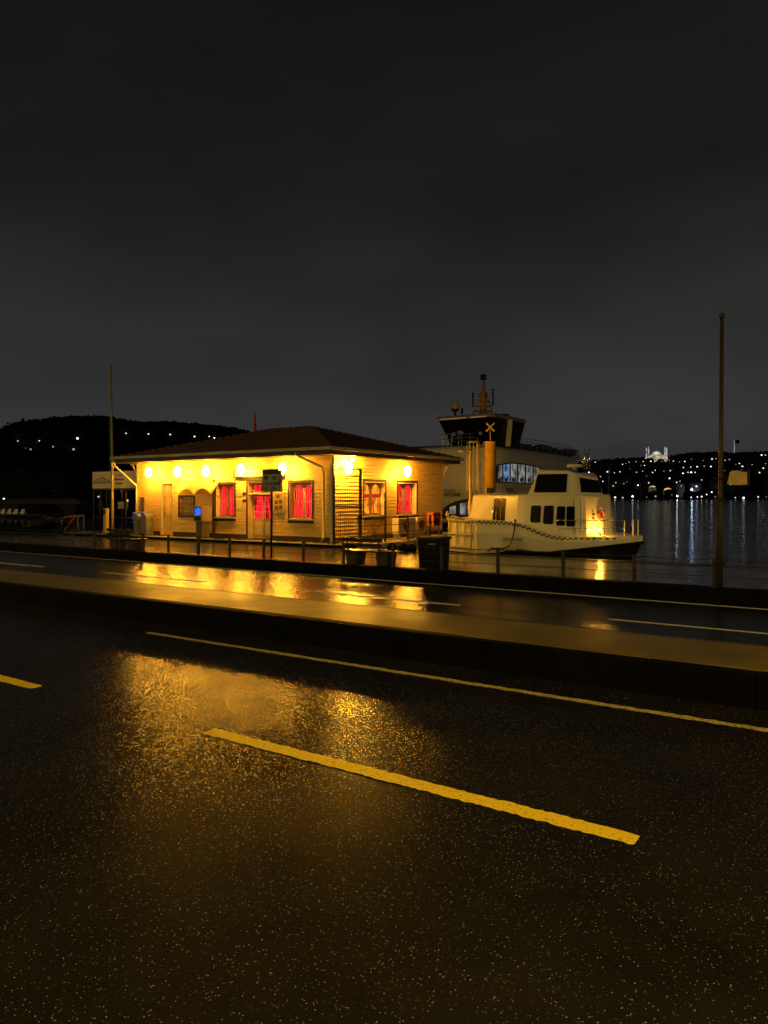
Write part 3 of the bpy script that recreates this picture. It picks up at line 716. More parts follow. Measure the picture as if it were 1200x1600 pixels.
mb.tube([(gate_u0+.3, gv-.03, Z_DECK+1.08), (gate_u1, gv-.03, Z_DECK+1.08)], .01, n=5)
mb.build('mesh', black_metal, t)
mb = MB(); mb.ball((gate_u1+.02, gv-.06, 1.25), .12, sc=(.8, .7, 1.5)); mb.box((gate_u1-.02, gv-.12, .5), (gate_u1+.08, gv-.045, 1.2)); mb.build('lock_box', black_metal, t)
# side railing along the deck edge
t = thing('side_railing', 'dark pipe railing running along the deck edge beside the side wall', 'railing', (gate_u1, gv+2, Z_DECK))
ru = gate_u1
for k, px in enumerate((602, 637)):
    q = PU(px, 800, ru); mb = MB(); mb.box((ru-.03, q.y-.03, Z_DECK), (ru+.03, q.y+.03, Z_DECK+1.0+(.9 if k == 0 else 0))); mb.build('post', black_metal, t)
q = PU(672, 800, ru); mb = MB(); mb.box((ru-.03, q.y-.03, Z_DECK), (ru+.03, q.y+.03, Z_DECK+1.0)); mb.build('post', black_metal, t)
mb = MB()
for z in (.35, .66, .97): mb.tube([(ru, gv+.05, Z_DECK+z), (ru, FV+SD, Z_DECK+z)], .014, n=6)
mb.build('rail', black_metal, t)
# bare climber stems by the gate
mb = MB(); rnd = random.Random(12)
for s_ in range(7):
    p = Vector((ru+.02, gv+.25+rnd.random()*.9, Z_DECK)); pts = [p.copy()]
    for k in range(8): p = p+Vector((rnd.uniform(-.05, .05), rnd.uniform(-.16, .2), rnd.uniform(.08, .2))); pts.append(p.copy())
    mb.tube(pts, [.012-.001*k for k in range(9)], n=5)
for s_ in range(90):
    p = Vector((ru+rnd.uniform(-.06, .06), gv+.1+rnd.random()*1.1, Z_DECK+rnd.uniform(.1, 1.5))); q = .03
    mb.add([p, p+Vector((rnd.uniform(-q, q), rnd.uniform(0, 2*q), q)), p+Vector((rnd.uniform(-q, q), rnd.uniform(-q, q), 2*q))], [(0, 1, 2)])
tag(mb.build('climber_plant', mat('dry_stems', (.05, .03, .015), .8)), 'thin bare climber tangled on the side railing by the mesh gate', 'plant')

# air conditioner outdoor units
def ac_unit(px0, px1, py0, py1, label, turn=0):
    q0 = PU(px0, py0, ru+.12); q1 = PU(px1, py1, ru+.12); zc = .95
    y0, y1 = q0.y, q1.y; x = ru-.6; t = thing('air_conditioner', label, 'air conditioner', (x, (y0+y1)/2, Z_DECK), 'outdoor air conditioner units beside the side wall')
    mb = MB(); mb.box((x-.16, y0, Z_DECK+.22), (x+.16, y1, zc+.18)); mb.build('casing', trim_cream, t, bevel=.015)
    mb = MB(); cy = (y0*.55+y1*.45); r_ = min(.22, (y1-y0)*.3)
    mb.lathe((x+.163, cy, (Z_DECK+.22+zc+.18)/2), [(.0, .0), (r_, 0), (r_, .012), (.0, .012)], 20, axis='x'); g = mb.build('fan_opening', black_metal, t)
    mb = MB()
    for k in range(7): zz = (Z_DECK+.22+zc+.18)/2-r_+r_*2*(k+.5)/7; hw_ = math.sqrt(max(0, r_*r_-(zz-(Z_DECK+.22+zc+.18)/2)**2)); mb.tube([(x+.185, cy-hw_, zz), (x+.185, cy+hw_, zz)], .006, n=5)
    mb.build('fan_guard', steel, t)
    mb = MB()
    for yy in (y0+.12, y1-.12): mb.box((x-.17, yy-.02, Z_DECK), (x+.17, yy+.02, Z_DECK+.219))
    mb.build('foot', steel, t)
ac_unit(641, 667, 806, 840, 'larger cream air conditioner unit nearest the mesh gate')
ac_unit(671, 684, 811, 838, 'smaller air conditioner unit beside the red equipment box')
q = PU(688, 815, ru); t = thing('equipment_box', 'red and white life saving box at the deck end beside the sea taxi', 'box', (ru-.2, q.y, Z_DECK))
mb = MB(); mb.box((ru-.4, q.y-.5, .75), (ru-.05, q.y+.1, 1.35)); mb.build('cabinet', mat('faded_red', (.45, .1, .05), .5), t, bevel=.01)
mb = MB(); mb.box((ru-.048, q.y-.42, .8), (ru-.04, q.y-.02, 1.05)); mb.build('panel', trim_dark, t)
mb = MB(); mb.tube([(ru-.35, q.y-.45, Z_DECK), (ru-.35, q.y-.45, .75)], .03); mb.tube([(ru-.1, q.y+.05, Z_DECK), (ru-.1, q.y+.05, .75)], .03); mb.build('leg', steel, t)

# ticket machine
q = PV(313, 835, FV-.75); t = thing('ticket_machine', 'grey ticket machine with a glowing blue screen in front of the awning', 'ticket machine', (q.x, FV-.62, Z_DECK))
X, Yv = q.x, FV-.62
rot = 0
def rbox(mb, x0, x1, y0, y1, z0, z1, c=(X, Yv), r=rot):
    pts = [(x0, y0), (x1, y0), (x1, y1), (x0, y1)]; R2 = [(c[0]+a*math.cos(r)-b*math.sin(r), c[1]+a*math.sin(r)+b*math.cos(r)) for a, b in pts]
    mb.loft([[(a, b, z0) for a, b in R2], [(a, b, z1) for a, b in R2]])
mb = MB(); rbox(mb, -.25, .25, -.28, .28, .98, 1.62); mb.build('cabinet', mat('machine_grey', (.22, .19, .15), .4), t, bevel=.012)
mb = MB(); rbox(mb, -.18, .18, -.2, .2, Z_DECK, .979); mb.build('pedestal', mat('machine_dark', (.10, .08, .06), .5), t)
mb = MB(); rbox(mb, -.19, .19, -.287, -.281, 1.24, 1.57); mb.build('screen', glow('blue_screen', (.04, .15, .9), .9, spots=9), t)
mb = MB(); rbox(mb, -.19, .19, -.287, -.281, 1.03, 1.2); mb.build('keypad', black_metal, t)
# card validators
blue_p = mat('validator_blue', (.03, .08, .5), .4, emit=(.03, .1, .9), estr=.12)
for i, (px, l) in enumerate(((219, 'grey turnstile post with blue reader, beside the down pipe'), (232, 'grey turnstile post with blue reader, nearer the plank door'))):
    q = PV(px, 833, FV-.5); t = thing('turnstile', l, 'turnstile', (q.x, FV-.5, Z_DECK), 'ticket turnstiles at the pier entrance'); X2 = q.x
    prof = [(-.14, Z_DECK), (.16, Z_DECK), (.16, 1.1), (.08, 1.25), (-.05, 1.3), (-.14, 1.3)]
    mb = MB(); mb.loft([[(X2+a, FV-.75, b) for a, b in prof], [(X2+a, FV-.35, b) for a, b in prof]]); mb.build('cabinet', steel, t, bevel=.01)
    mb = MB(); mb.box((X2-.25, FV-.74, 1.0), (X2-.142, FV-.36, 1.32)); mb.build('reader', blue_p, t, bevel=.02)
    mb = MB()
    for k in range(3): a = 2*PI*k/3; mb.tube([(X2-.16, FV-.55, .95), (X2-.5, FV-.55+.12*math.cos(a), .95+.12*math.sin(a))], .014, n=6)
    mb.build('arm', steel, t)
# tall poster panel by the second turnstile
mb = MB(); q = PV(218, 800, FV-.1); mb.box((q.x+.0, FV-.06, 1.35), (q.x+.26, FV-.03, 2.0)); tag(mb.build('poster_panel', mat('dark_poster', (.12, .08, .05), .4, var=.6, vscale=8)), 'narrow dark poster on the front wall above the turnstiles', 'poster')

# entrance shelter with operator board
vs = FV+.3
a0 = PV(145, 750, vs).x; a1 = FU-SL-.1
zb0, zb1 = PV(178, 763, vs).z, PV(178, 736.5, vs).z
t = thing('operator_board', 'wide grey board with bridge drawing and ŞEHİR HATLARI lettering above the entrance', 'sign', ((a0+a1)/2, vs, zb0))
mb = MB(); mb.box((a0, vs-.03, zb0), (a1, vs+.03, zb1)); mb.build('panel', mat('board_grey', (.62, .55, .52), .5, var=.12), t, bevel=.006)
ink_b = mat('board_ink', (.03, .025, .03), .5); W_ = a1-a0
text('lettering', 'İSKELESİ', .085, (a0+W_*.52, vs-.034, zb0+.58), (1, 0, 0), ink_b, t, sx=1.3)
text('lettering', 'ŞEHİR HATLARI', .15, (a0+W_*.44, vs-.034, zb0+.38), (1, 0, 0), ink_b, t, sx=.80, bold=.003)
text('lettering', 'ARNAVUT', .13, (a0+W_*.50, vs-.034, zb0+.19), (1, 0, 0), ink_b, t, sx=.9, bold=.003)
mb = MB(); pts = []
for i in range(21): s_ = i/20; pts.append((a0+.12+W_*.36*s_, vs-.036, zb0+.30+.22*math.sin(PI*s_)))
mb.tube(pts, .018, n=5); mb.box((a0+.03, vs-.04, zb0+.26), (a0+W_*.42, vs-.0305, zb0+.30))
for i in range(1, 20, 2): mb.box((pts[i][0]-.006, vs-.038, zb0+.3), (pts[i][0]+.006, vs-.0315, pts[i][2]))
mb.build('bridge_drawing', mat('faded_blue_ink', (.07, .075, .12), .5), t)
t = thing('entrance_shelter', 'dark glass entrance shelter standing under the grey operator board', 'shelter', ((a0+a1)/2, vs+.6, Z_DECK))
frame_m = mat('shelter_frame', (.05, .045, .04), .4, metal=.3)
for fx in (.02, .30, .62, .97):
    mb = MB(); x = a0+W_*fx; mb.box((x-.03, vs-.02, Z_DECK), (x+.03, vs+.04, zb0-.002)); mb.build('post', frame_m, t)
mb = MB(); mb.box((a0, vs-.01, 1.0), (a1, vs+.02, 1.05)); mb.box((a0, vs-.01, zb0-.08), (a1, vs+.02, zb0-.003)); mb.box((a0, vs+1.8, zb0-.1), (a1, vs+1.85, zb0)); mb.build('rail', frame_m, t)
gl = bpy.data.materials.new('shelter_glass'); gl.use_nodes = True; g_ = gl.node_tree; b_ = g_.nodes['Principled BSDF']
b_.inputs['Transmission Weight'].default_value = 1; b_.inputs['Roughness'].default_value = .02; b_.inputs['Base Color'].default_value = (.5, .5, .5, 1); b_.inputs['IOR'].default_value = 1.05
mb = MB()
for f0_, f1_ in ((.04, .28), (.32, .60), (.64, .95)): mb.box((a0+W_*f0_, vs+.005, Z_DECK+.05), (a0+W_*f1_, vs+.013, zb0-.085))
mb.build('glass', gl, t)
mb = MB(); mb.box((a0+W_*.54, vs-.03, 1.45), (a0+W_*.70, vs-.012, 1.78)); mb.build('notice', mat('paper_grey', (.4, .36, .3), .6), t)
q = PV(166, 832, FV-.4); t = thing('ticket_reader_post', 'slim yellow lit reader post in front of the entrance shelter', 'reader post', (q.x, q.y, Z_DECK))
mb = MB(); mb.box((q.x-.1, q.y-.1, Z_DECK), (q.x+.1, q.y+.1, 1.48)); mb.build('column', mat('cream_column', (.6, .42, .16), .5), t, bevel=.02)
mb = MB(); mb.box((q.x-.11, q.y-.11, 1.2), (q.x+.07, q.y-.101, 1.42)); mb.build('reader', black_metal, t)
mb = MB(); mb.lathe((q.x, q.y, Z_DECK), [(.18, 0), (.18, .03), (.14, .04)], 12); mb.build('foot', steel, t)
for i, px in enumerate((157, 197)):
    q = PV(px, 833, FV-.5); t = thing('barrier_post', ['slim dark post beside the yellow reader post', 'slim dark post between the flagpole and the turnstiles'][i], 'post', (q.x, q.y, Z_DECK), 'dark posts at the entrance'); mb = MB(); mb.tube([(q.x, q.y, Z_DECK), (q.x, q.y, 2.3)], .04); mb.build('pole', black_metal, t); mb = MB(); mb.box((q.x-.09, q.y-.05, 1.45), (q.x+.09, q.y+.05, 1.8)); mb.build('head', black_metal, t)

# pale flagpole beside the station
q = PV(176, 832, FV-.7); zt = PV(170, 574, FV-.7).z
t = thing('flagpole', 'tall pale flagpole in front of the operator board', 'flagpole', (q.x, q.y, Z_DECK))
mb = MB(); mb.tube([(q.x, q.y, Z_DECK), (q.x-.02, q.y, 3.6), (q.x-.14, q.y, zt)], [.065, .06, .035], n=10); mb.build('pole', pale_pole, t)
mb = MB(); mb.ball((q.x-.14, q.y, zt+.05), .06); mb.build('finial', pale_pole, t)
mb = MB(); mb.lathe((q.x, q.y, Z_DECK), [(.16, 0), (.16, .02), (.08, .04)], 12); mb.build('base_plate', steel, t)
mb = MB(); mb.tube([(q.x-.1, q.y-.06, 1.3), (q.x-.2, q.y-.05, zt)], .006, n=4); mb.build('halyard', pale_pole, t)
# red flag on a short staff behind the roof
q = PV(398, 700, FV+SD+1.2); t = thing('furled_flag', 'furled red flag on a short staff behind the station roof', 'flag', (q.x, q.y, Z_DECK))
zt = PV(397, 645, q.y).z
mb = MB(); mb.tube([(q.x, q.y, Z_DECK), (q.x, q.y, zt)], .035); mb.build('staff', pale_pole, t)
mb = MB(); mb.loft([[(q.x+.03+r_*math.cos(2*PI*k/8)*(.6+.4*(k % 2)), q.y+r_*math.sin(2*PI*k/8), z) for k in range(8)] for r_, z in ((.03, zt-.15), (.06, zt-.45), (.08, zt-.9), (.11, zt-1.4), (.07, zt-1.6))], smooth=True); mb.build('cloth', mat('red_flag_cloth', (.5, .02, .02), .8, emit=(1, .03, .02), estr=.02), t)

# ================================================================== QUAY FURNITURE
# low post and cable fence
us = [PV(px, 880, V_KERB+.2).x for px in (113, 147, 187, 223, 263, 310, 359, 412, 474, 537, 614, 690, 778, 880, 991)]
t = thing('cable_fence', 'low post and cable fence standing on the dark quay kerb', 'fence', (-12, V_KERB+.2, Z_KERB))
post_m = mat('fence_post_dark', (.03, .024, .016), .5, var=.3)
vk = V_KERB+.2
pu = [-56, -52, -48.2, -44.5, -40.6, -36.9]+us+[PV(1116, 900, vk).x, PV(1116, 900, vk).x+1.55, PV(1116, 900, vk).x+3.1, PV(1116, 900, vk).x+4.7]
for u in pu:
    mb = MB(); mb.box((u-.03, vk-.03, Z_KERB), (u+.03, vk+.03, Z_KERB+.56)); mb.box((u-.06, vk-.06, Z_KERB), (u+.06, vk+.06, Z_KERB+.012)); mb.build('post', post_m, t)
mb = MB()
for z in (.22, .40, .54):
    for a, b in zip(pu, pu[1:]):
        n = 4; pts = [(a+(b-a)*i/n, vk, Z_KERB+z-.018*math.sin(PI*i/n)) for i in range(n+1)]; mb.tube(pts, .007, n=5)
mb.build('cable', post_m, t)
# distant barred railing
t = thing('barred_railing', 'long barred metal railing along the kerb at the far end of the quay', 'railing', (-50, 17.3, Z_PL))
for i in range(9):
    u = -72+i*4.2; mb = MB(); mb.box((u-.06, vk+.9, Z_PL), (u+.06, vk+1.02, Z_PL+1.05)); mb.build('post', post_m, t)
mb = MB()
for k in range(5): mb.box((-72, vk+.94, Z_PL+.2+.2*k), (-38.4, vk+.97, Z_PL+.24+.2*k))
mb.build('rail', mat('worn_brown_rail', (.09, .06, .045), .5), t)

def bench(px, label, v):
    q = PV(px, 870, v); X = q.x; t = thing('bench', label, 'bench', (X, v, Z_PL), 'dark benches on the quay')
    L_ = 1.62
    mb = MB()
    for k in range(3): mb.box((X-L_/2, v-.26+k*.18, Z_PL+.42), (X+L_/2, v-.11+k*.18, Z_PL+.465))
    mb.build('seat', wood_dark, t, bevel=.006)
    mb = MB()
    for k in range(2): mb.box((X-L_/2+.12, v-.32, Z_PL+.56+k*.13), (X+L_/2-.25, v-.285, Z_PL+.66+k*.13))
    mb.build('backrest', wood_dark, t, bevel=.006)
    for s_ in (-1, 1):
        cx = X+s_*L_*.30; mb = MB()
        mb.loft([[(cx-w_, v-.2, z), (cx+w_, v-.2, z), (cx+w_, v+.22, z), (cx-w_, v+.22, z)] for w_, z in ((.13, Z_PL), (.20, Z_PL+.419))]); mb.build('leg', stone_dark, t, bevel=.01)
    for s_ in (-1, 1):
        mb = MB(); mb.bar((X+s_*.5-.05, v-.25, Z_PL+.40), (X+s_*.5-.05, v-.30, Z_PL+.82), .04); mb.build('back_support', black_metal, t)
bench(579, 'dark bench with tapered stone legs beside the litter bin', 15.85)
bench(199, 'dark bench with tapered stone legs in front of the flagpole', 15.85)
# litter bin
q = PV(678, 890, 16.0); X, Y_ = q.x, 16.0
t = thing('litter_bin', 'square dark slatted litter bin standing beside the bench', 'bin', (X, Y_, Z_PL))
mb = MB(); n = 7
for s_ in range(4):
    for k in range(n):
        a = -.27+.54*(k+.5)/n
        def pt(w_, z):
            d = .29+w_; return [(X+a, Y_-d, z), (X+d, Y_+a, z), (X+a, Y_+d, z), (X-d, Y_+a, z)][s_]
        mb.bar(pt(-.05, Z_PL+.05), pt(0, Z_PL+.80), .076 if s_ % 2 == 0 else .02, .02 if s_ % 2 == 0 else .076)
mb.build('slats', wood_dark, t)
mb = MB(); mb.loft([[(X-w_, Y_-w_, z), (X+w_, Y_-w_, z), (X+w_, Y_+w_, z), (X-w_, Y_+w_, z)] for w_, z in ((.225, Z_PL), (.27, Z_PL+.78))]); mb.build('liner', black_metal, t)
mb = MB(); mb.box((X-.33, Y_-.33, Z_PL+.80), (X+.33, Y_+.33, Z_PL+.87)); mb.build('lid', black_metal, t, bevel=.02)
mb = MB(); mb.box((X+.02, Y_-.335, Z_PL+.68), (X+.22, Y_-.325, Z_PL+.72)); mb.build('plate', steel, t)

# stop sign pole in front of the station
q = PV(424, 878, 15.75); X, Y_ = q.x, 15.75
t = thing('stop_sign', 'stop sign box on a thin dark pole in front of the station door', 'sign', (X, Y_, Z_PL))
mb = MB(); mb.tube([(X, Y_, Z_PL), (X, Y_, 2.2)], .03); mb.build('pole', black_metal, t)
fr = TH*.62
def sbox(mb, x0, x1, y0, y1, z0, z1): rbox(mb, x0, x1, y0, y1, z0, z1, (X, Y_), fr)
mb = MB(); sbox(mb, -.235, .30, -.10, .10, 2.16, 2.79); mb.build('box', mat('sign_box_dark', (.035, .028, .015), .4), t, bevel=.012)
face = mat('sign_face', (.16, .15, .085), .4, var=.1, emit=(1, .9, .5), estr=.02)
mb = MB(); sbox(mb, -.21, .28, -.106, -.101, 2.18, 2.66); mb.build('face', face, t)
dx = Vector((math.cos(fr), math.sin(fr), 0)); dn = Vector((math.sin(fr), -math.cos(fr), 0)); org = Vector((X, Y_, 0))+dn*.109
for s_, sz, ox, z in (('M', .17, -.18, 2.50), ('42', .16, .06, 2.50), ('ULAŞIM', .13, -.17, 2.35), ('22  25E', .12, -.17, 2.21)):
    text('lettering', s_, sz, org+dx*ox+Vector((0, 0, z)), dx, ink, t, bold=.004, ext=.002)

# tall weathered pole on the kerb with a bent plate
q = PV(1125, 912, vk); X = q.x; zt = PV(1129, 494, vk).z
t = thing('tall_pole', 'tall weathered pole with a bent yellowish plate standing at the quay kerb', 'pole', (X, vk, Z_KERB))
mb = MB(); mb.tube([(X, vk, Z_KERB), (X, vk, 1.6), (X+.012, vk, 2.4), (X+.035, vk, zt)], [.052, .048, .044, .034], n=12); mb.build('shaft', dark_pole, t)
mb = MB(); mb.ball((X+.035, vk, zt+.02), .055, sc=(1, 1, .8)); mb.tube([(X+.035, vk-.01, zt+.0), (X+.035, vk-.1, zt-.01)], .018); mb.build('pulley_cap', dark_pole, t)
mb = MB(); mb.tube([(X-.07, vk-.02, Z_KERB), (X-.06, vk-.03, 1.2), (X-.03, vk-.05, 2.0)], .016, n=8); mb.build('stay', dark_pole, t)
mb = MB(); 
for z in (.72, 1.95, 2.35): mb.box((X-.11, vk-.08, z), (X+.11, vk+.08, z+.03))
mb.build('clamp', black_metal, t)
px_out = [(1136, 756), (1139, 745), (1140, 738), (1144, 735.5), (1152, 735), (1158, 737), (1167, 737.5), (1167.5, 757), (1150, 758)]
mb = MB(); mb.plate([PV(a, b, vk-.06) for a, b in px_out], (0, 1, 0), .012); mb.build('plate', mat('yellowed_plate', (.62, .46, .18), .5, var=.12, vscale=8), t)
mb = MB(); mb.box(PV(1130, 759.5, vk), PV(1170, 757.8, vk-.03)); mb.box(PV(1168.5, 759, vk), PV(1171, 733, vk-.03)); mb.build('bracket', black_metal, t)

# ================================================================== MARKER COLUMN
Yc = 34.0; q = PD(766, 777, Yc); X, Y_ = q.x, q.y; zt = H+(HZ-690)/F*Yc
t = thing('marker_column', 'yellow marker column with a cross topmark and caged ladder behind the sea taxi', 'beacon', (X, Y_, Z_W))
mb = MB(); mb.lathe((X, Y_, 0), [(.26, -2), (.26, zt-.05), (.27, zt-.05), (.27, zt), (.0, zt)], 20); mb.build('column', column_yellow, t)
mb = MB(); mb.tube([(X, Y_, zt), (X, Y_, zt+.55)], .022)
ex = Vector((CS, SN, 0)); c_ = Vector((X, Y_, zt+.66))
mb.build('topmark_staff', column_yellow, t)
mb = MB()
for s_ in (1, -1): mb.bar(c_-ex*.19-Vector((0, 0, .19*s_)), c_+ex*.19+Vector((0, 0, .19*s_)), .05, .07)
mb.build('cross_topmark', mat('topmark_paint', (.75, .55, .2), .5), t)
mb = MB(); lb = Vector((X, Y_, 0))-ex*.42
for s_ in (-.1, .1): mb.tube([lb+ex*s_+Vector((0, 0, 1.0)), lb+ex*s_+Vector((0, 0, zt-.02))], .018, n=6)
zz = 1.0
while zz < zt-.1: mb.tube([lb-ex*.1+Vector((0, 0, zz)), lb+ex*.1+Vector((0, 0, zz))], .012, n=5); zz += .2
mb.build('ladder', mat('ladder_paint', (.6, .45, .15), .5), t)
mb = MB(); cb = Vector((X, Y_, 0))-ex*.82
for k in range(0, 9, 2):
    a = PI*k/8; dlt = -ex*.0; off = ex*(-.24*math.cos(a))+Vector((-SN, CS, 0))*(-.3*math.sin(a)); mb.tube([cb+off+Vector((0, 0, 2.3)), cb+off+Vector((0, 0, zt-.02))], .014, n=5)
for zz in (2.3, 2.3+(zt-2.3)*.5, zt-.03):
    mb.tube([cb+ex*(-.24*math.cos(PI*k/12))+Vector((-SN, CS, 0))*(-.3*math.sin(PI*k/12))+Vector((0, 0, zz)) for k in range(13)], .02, n=5); mb.tube([cb-ex*.24+Vector((0, 0, zz)), lb-ex*.1+Vector((0, 0, zz))], .018, n=5)
mb.build('ladder_cage', mat('cage_paint', (.62, .5, .2), .5), t)
# slim yellow post by the deck
q = PD(735, 810, 30.0); zt2 = H+(HZ-704)/F*30
t = thing('mooring_light_post', 'slim yellow post with a short arm between the station eave and the marker column', 'post', (q.x, q.y, Z_W))
mb = MB(); mb.tube([(q.x, q.y, -2), (q.x, q.y, 1.9), (q.x, q.y, 1.95), (q.x, q.y, zt2)], [.08, .08, .05, .05]); mb.build('post', column_yellow, t)
mb = MB(); mb.tube([(q.x, q.y, zt2-.1), (q.x-ex.x*.5, q.y-ex.y*.5, zt2-.02)], .03, n=6); mb.build('arm', pale_pole, t)
mb = MB(); mb.box((q.x-.07, q.y-.07, zt2), (q.x+.07, q.y+.07, zt2+.14)); mb.build('head', black_metal, t)

# ================================================================== SEA TAXI
T = thing('sea_taxi', 'small white sea taxi with checkered band and black hull moored at the quay', 'boat', (-10, 25, Z_W))
VB = 23.2
# hull plan ring: near side from aft quarter to bow, then far side
def hull_ring(z_of, inset=0, aft=0):
    c0 = 25.15
    near = [(-13.45+aft, 24.2+inset), (-12.6, 23.7+inset), (-11.76, VB+inset), (-11.0, VB+inset), (-10.2, VB+inset), (-9.6, VB+inset), (-9.1, VB+inset), (-8.6, VB+.05+inset), (-8.1, VB+.2+inset), (-7.6, VB+.5+inset), (-7.2, VB+.9+inset*.7), (-6.85, VB+1.35+inset*.4), (-6.62, c0)]
    far = [(u, 2*c0-v) for u, v in near[:-1]][::-1]
    return [(u, v, z_of(u)) for u, v in near+far]
SH = [(-13.5, 1.24), (-12, 1.22), (-10.6, 1.20), (-10.2, 1.15), (-9.8, 1.02), (-9.4, .86), (-9.0, .76), (-8.6, .72), (-7.5, .71), (-6.6, .72)]
BT = [(-13.5, .0), (-11.2, .03), (-10.9, .10), (-10.3, .22), (-9.9, .22), (-9.5, .16), (-9.0, .20), (-8.0, .34), (-7.0, .48), (-6.6, .52)]
sheer = lambda u: interp(SH, u); bott = lambda u: interp(BT, u)
def shrink(ring, k, c0=25.15, du=0):
    return [(u+du, c0+(v-c0)*k, z) for u, v, z in ring]
mb = MB()
mb.loft([hull_ring(bott, .03), hull_ring(lambda u: bott(u)+.08, 0), hull_ring(lambda u: bott(u)*.4+sheer(u)*.6, -.03), hull_ring(sheer, 0)], smooth=False)
HU = mb.build('hull_topsides', boat_white, T)
mb = MB(); rake = lambda ring, k: [(u-max(0, u+8.2)*k, v, z) for u, v, z in ring]
mb.loft([rake(shrink(hull_ring(lambda u: -1.3), .6), .5), rake(shrink(hull_ring(lambda u: -.75), .86), .35), rake(hull_ring(lambda u: bott(u)-.1, .0), .04), shrink(hull_ring(lambda u: bott(u)-.005), 1.03)]); mb.build('hull', boat_black, T)
# rubbing strake and bow platform
mb = MB()
rg = hull_ring(lambda u: bott(u)-.02); mb.tube([Vector(p)*1.0+Vector((0, -.03 if p[1] < 25.15 else .03, 0)) for p in rg], .05, n=8); mb.build('rubbing_strake', rubber, T, bevel=.01)
# checker band along the sheer
ck = MB(); 
def near_at(u):
    r = hull_ring(sheer, 0)[:13]
    for (a, b, _), (c_, d, _2) in zip(r, r[1:]):
        if a <= u <= c_: return b+(d-b)*(u-a)/(c_-a)
    return r[-1][1]
u = -12.55; k = 0; sq = .085
while u < -7.25:
    for row in range(2):
        if (k+row) % 2 == 0:
            zt_ = sheer(u)-.03-row*sq*.62; zt1 = sheer(u+sq)-.03-row*sq*.62; y0 = near_at(u)-.016; y1 = near_at(u+sq)-.016
            ck.add([(u, y0, zt_), (u+sq, y1, zt1), (u+sq, y1-.004, zt1-sq*.62), (u, y0-.004, zt_-sq*.62), (u, y0+.03, zt_), (u+sq, y1+.03, zt1), (u+sq, y1+.03, zt1-sq*.62), (u, y0+.03, zt_-sq*.62)], [(0, 1, 2, 3), (0, 4, 5, 1), (3, 2, 6, 7), (1, 5, 6, 2), (4, 0, 3, 7)])
    u += sq; k += 1
ck.build('checker_band', ink, HU)
# hull lettering, fender recess, mooring line
u0 = PV(786, 840, VB-.04); text('lettering', 'DENİZ TAKSİ', .125, (u0.x, VB-.045, PV(790, 844, VB).z), (1, 0, 0), mat('teal_ink', (.02, .10, .09), .5), HU, sx=.95)
mb = MB(); a = PV(768, 852, VB-.06); b = PV(805, 860, VB-.06); mb.box((a.x, VB-.11, b.z), (a.x+.9, VB-.01, b.z+.10)); mb.build('step', trim_cream, T, bevel=.01)
mb = MB(); mb.tube([PV(805, 813, VB-.06), PV(804, 826, VB-.1), PV(800, 844, VB-.1), PV(796, 853, VB-.14), PV(786, 857, VB-.2), PV(768, 857, VB-.4), PV(762, 861, VB-.9)], .022, n=6); mb.ball(PV(805, 813, VB-.06), .04); tag(mb.build('mooring_rope', rubber), 'dark mooring rope hanging down the side of the sea taxi', 'rope')
# boarding gate on the aft quarter: framed panel with bars
A_ = Vector((-13.42, 24.15, 0)); B_ = Vector((-11.9, 23.25, 0)); dq = (B_-A_); nq = Vector((dq.y, -dq.x, 0)).normalized()
def qp(s_, z, o=.05): return A_+dq*s_+nq*o+Vector((0, 0, z))
mb = MB()
for z in (.22, .68, 1.16): mb.bar(qp(.06, z), qp(.94, z), .05, .05)
for s_, e_ in ((.06, .10), (.36, .42), (.68, .74), (.94, .94)): mb.bar(qp(s_, .2), qp(e_, 1.18), .05, .05)
mb.build('boarding_gate', mat('gate_yellowed', (.6, .5, .25), .4), T)
mb = MB(); mb.tube([qp(.0, 1.18, .06), qp(.3, 1.32, .1), qp(.62, 1.22, .06)], .03, n=6); mb.ball(qp(.02, 1.36, .06), .09, sc=(.7, .7, 1.5)); mb.build('bollard', trim_cream, T)
# lower cabin
def cab_ring(z, ins, up=0):
    c0 = 25.15
    near = [(-13.1+ins*1.6, 25.05), (-12.9+ins*1.3, 24.85+ins), (-11.6, 24.12+ins), (-10.45, 23.58+ins), (-10.15, 23.5+ins), (-9.0, 23.5+ins), (-8.35-ins*.3, 23.52+ins), (-8.05-ins*.6, 23.75+ins), (-7.72-ins*.8, 24.5+ins), (-7.62-ins*.8, c0)]
    far = [(u, 2*c0-v) for u, v in near[1:-1]][::-1]
    return [(u, v, z) for u, v in near+far]
CZ0, CZ1 = .68, 2.10
mb = MB(); mb.loft([cab_ring(CZ0, -.02), cab_ring(CZ1-.06, .15), cab_ring(CZ1, .20)], smooth=False)
CB = mb.build('cabin', boat_white, T, bevel=.03)
def cab_pt(i, j, s_, z, off=.012):
    """point on the cabin side between ring vertices i and j"""
    r0_, r1_ = cab_ring(CZ0, -.02), cab_ring(CZ1-.06, .15); k = (z-CZ0)/(CZ1-.06-CZ0)
    P0 = Vector(r0_[i])*(1-s_)+Vector(r0_[j])*s_; P1 = Vector(r1_[i])*(1-s_)+Vector(r1_[j])*s_; p = P0*(1-k)+P1*k
    d = (Vector(r0_[j])-Vector(r0_[i])).normalized(); n_ = d.cross((P1-P0).normalized()).normalized()
    if n_.dot(Vector((0, -1, 0))+Vector((.3, 0, 0))) < 0: n_ = -n_
    return p+n_*off, n_
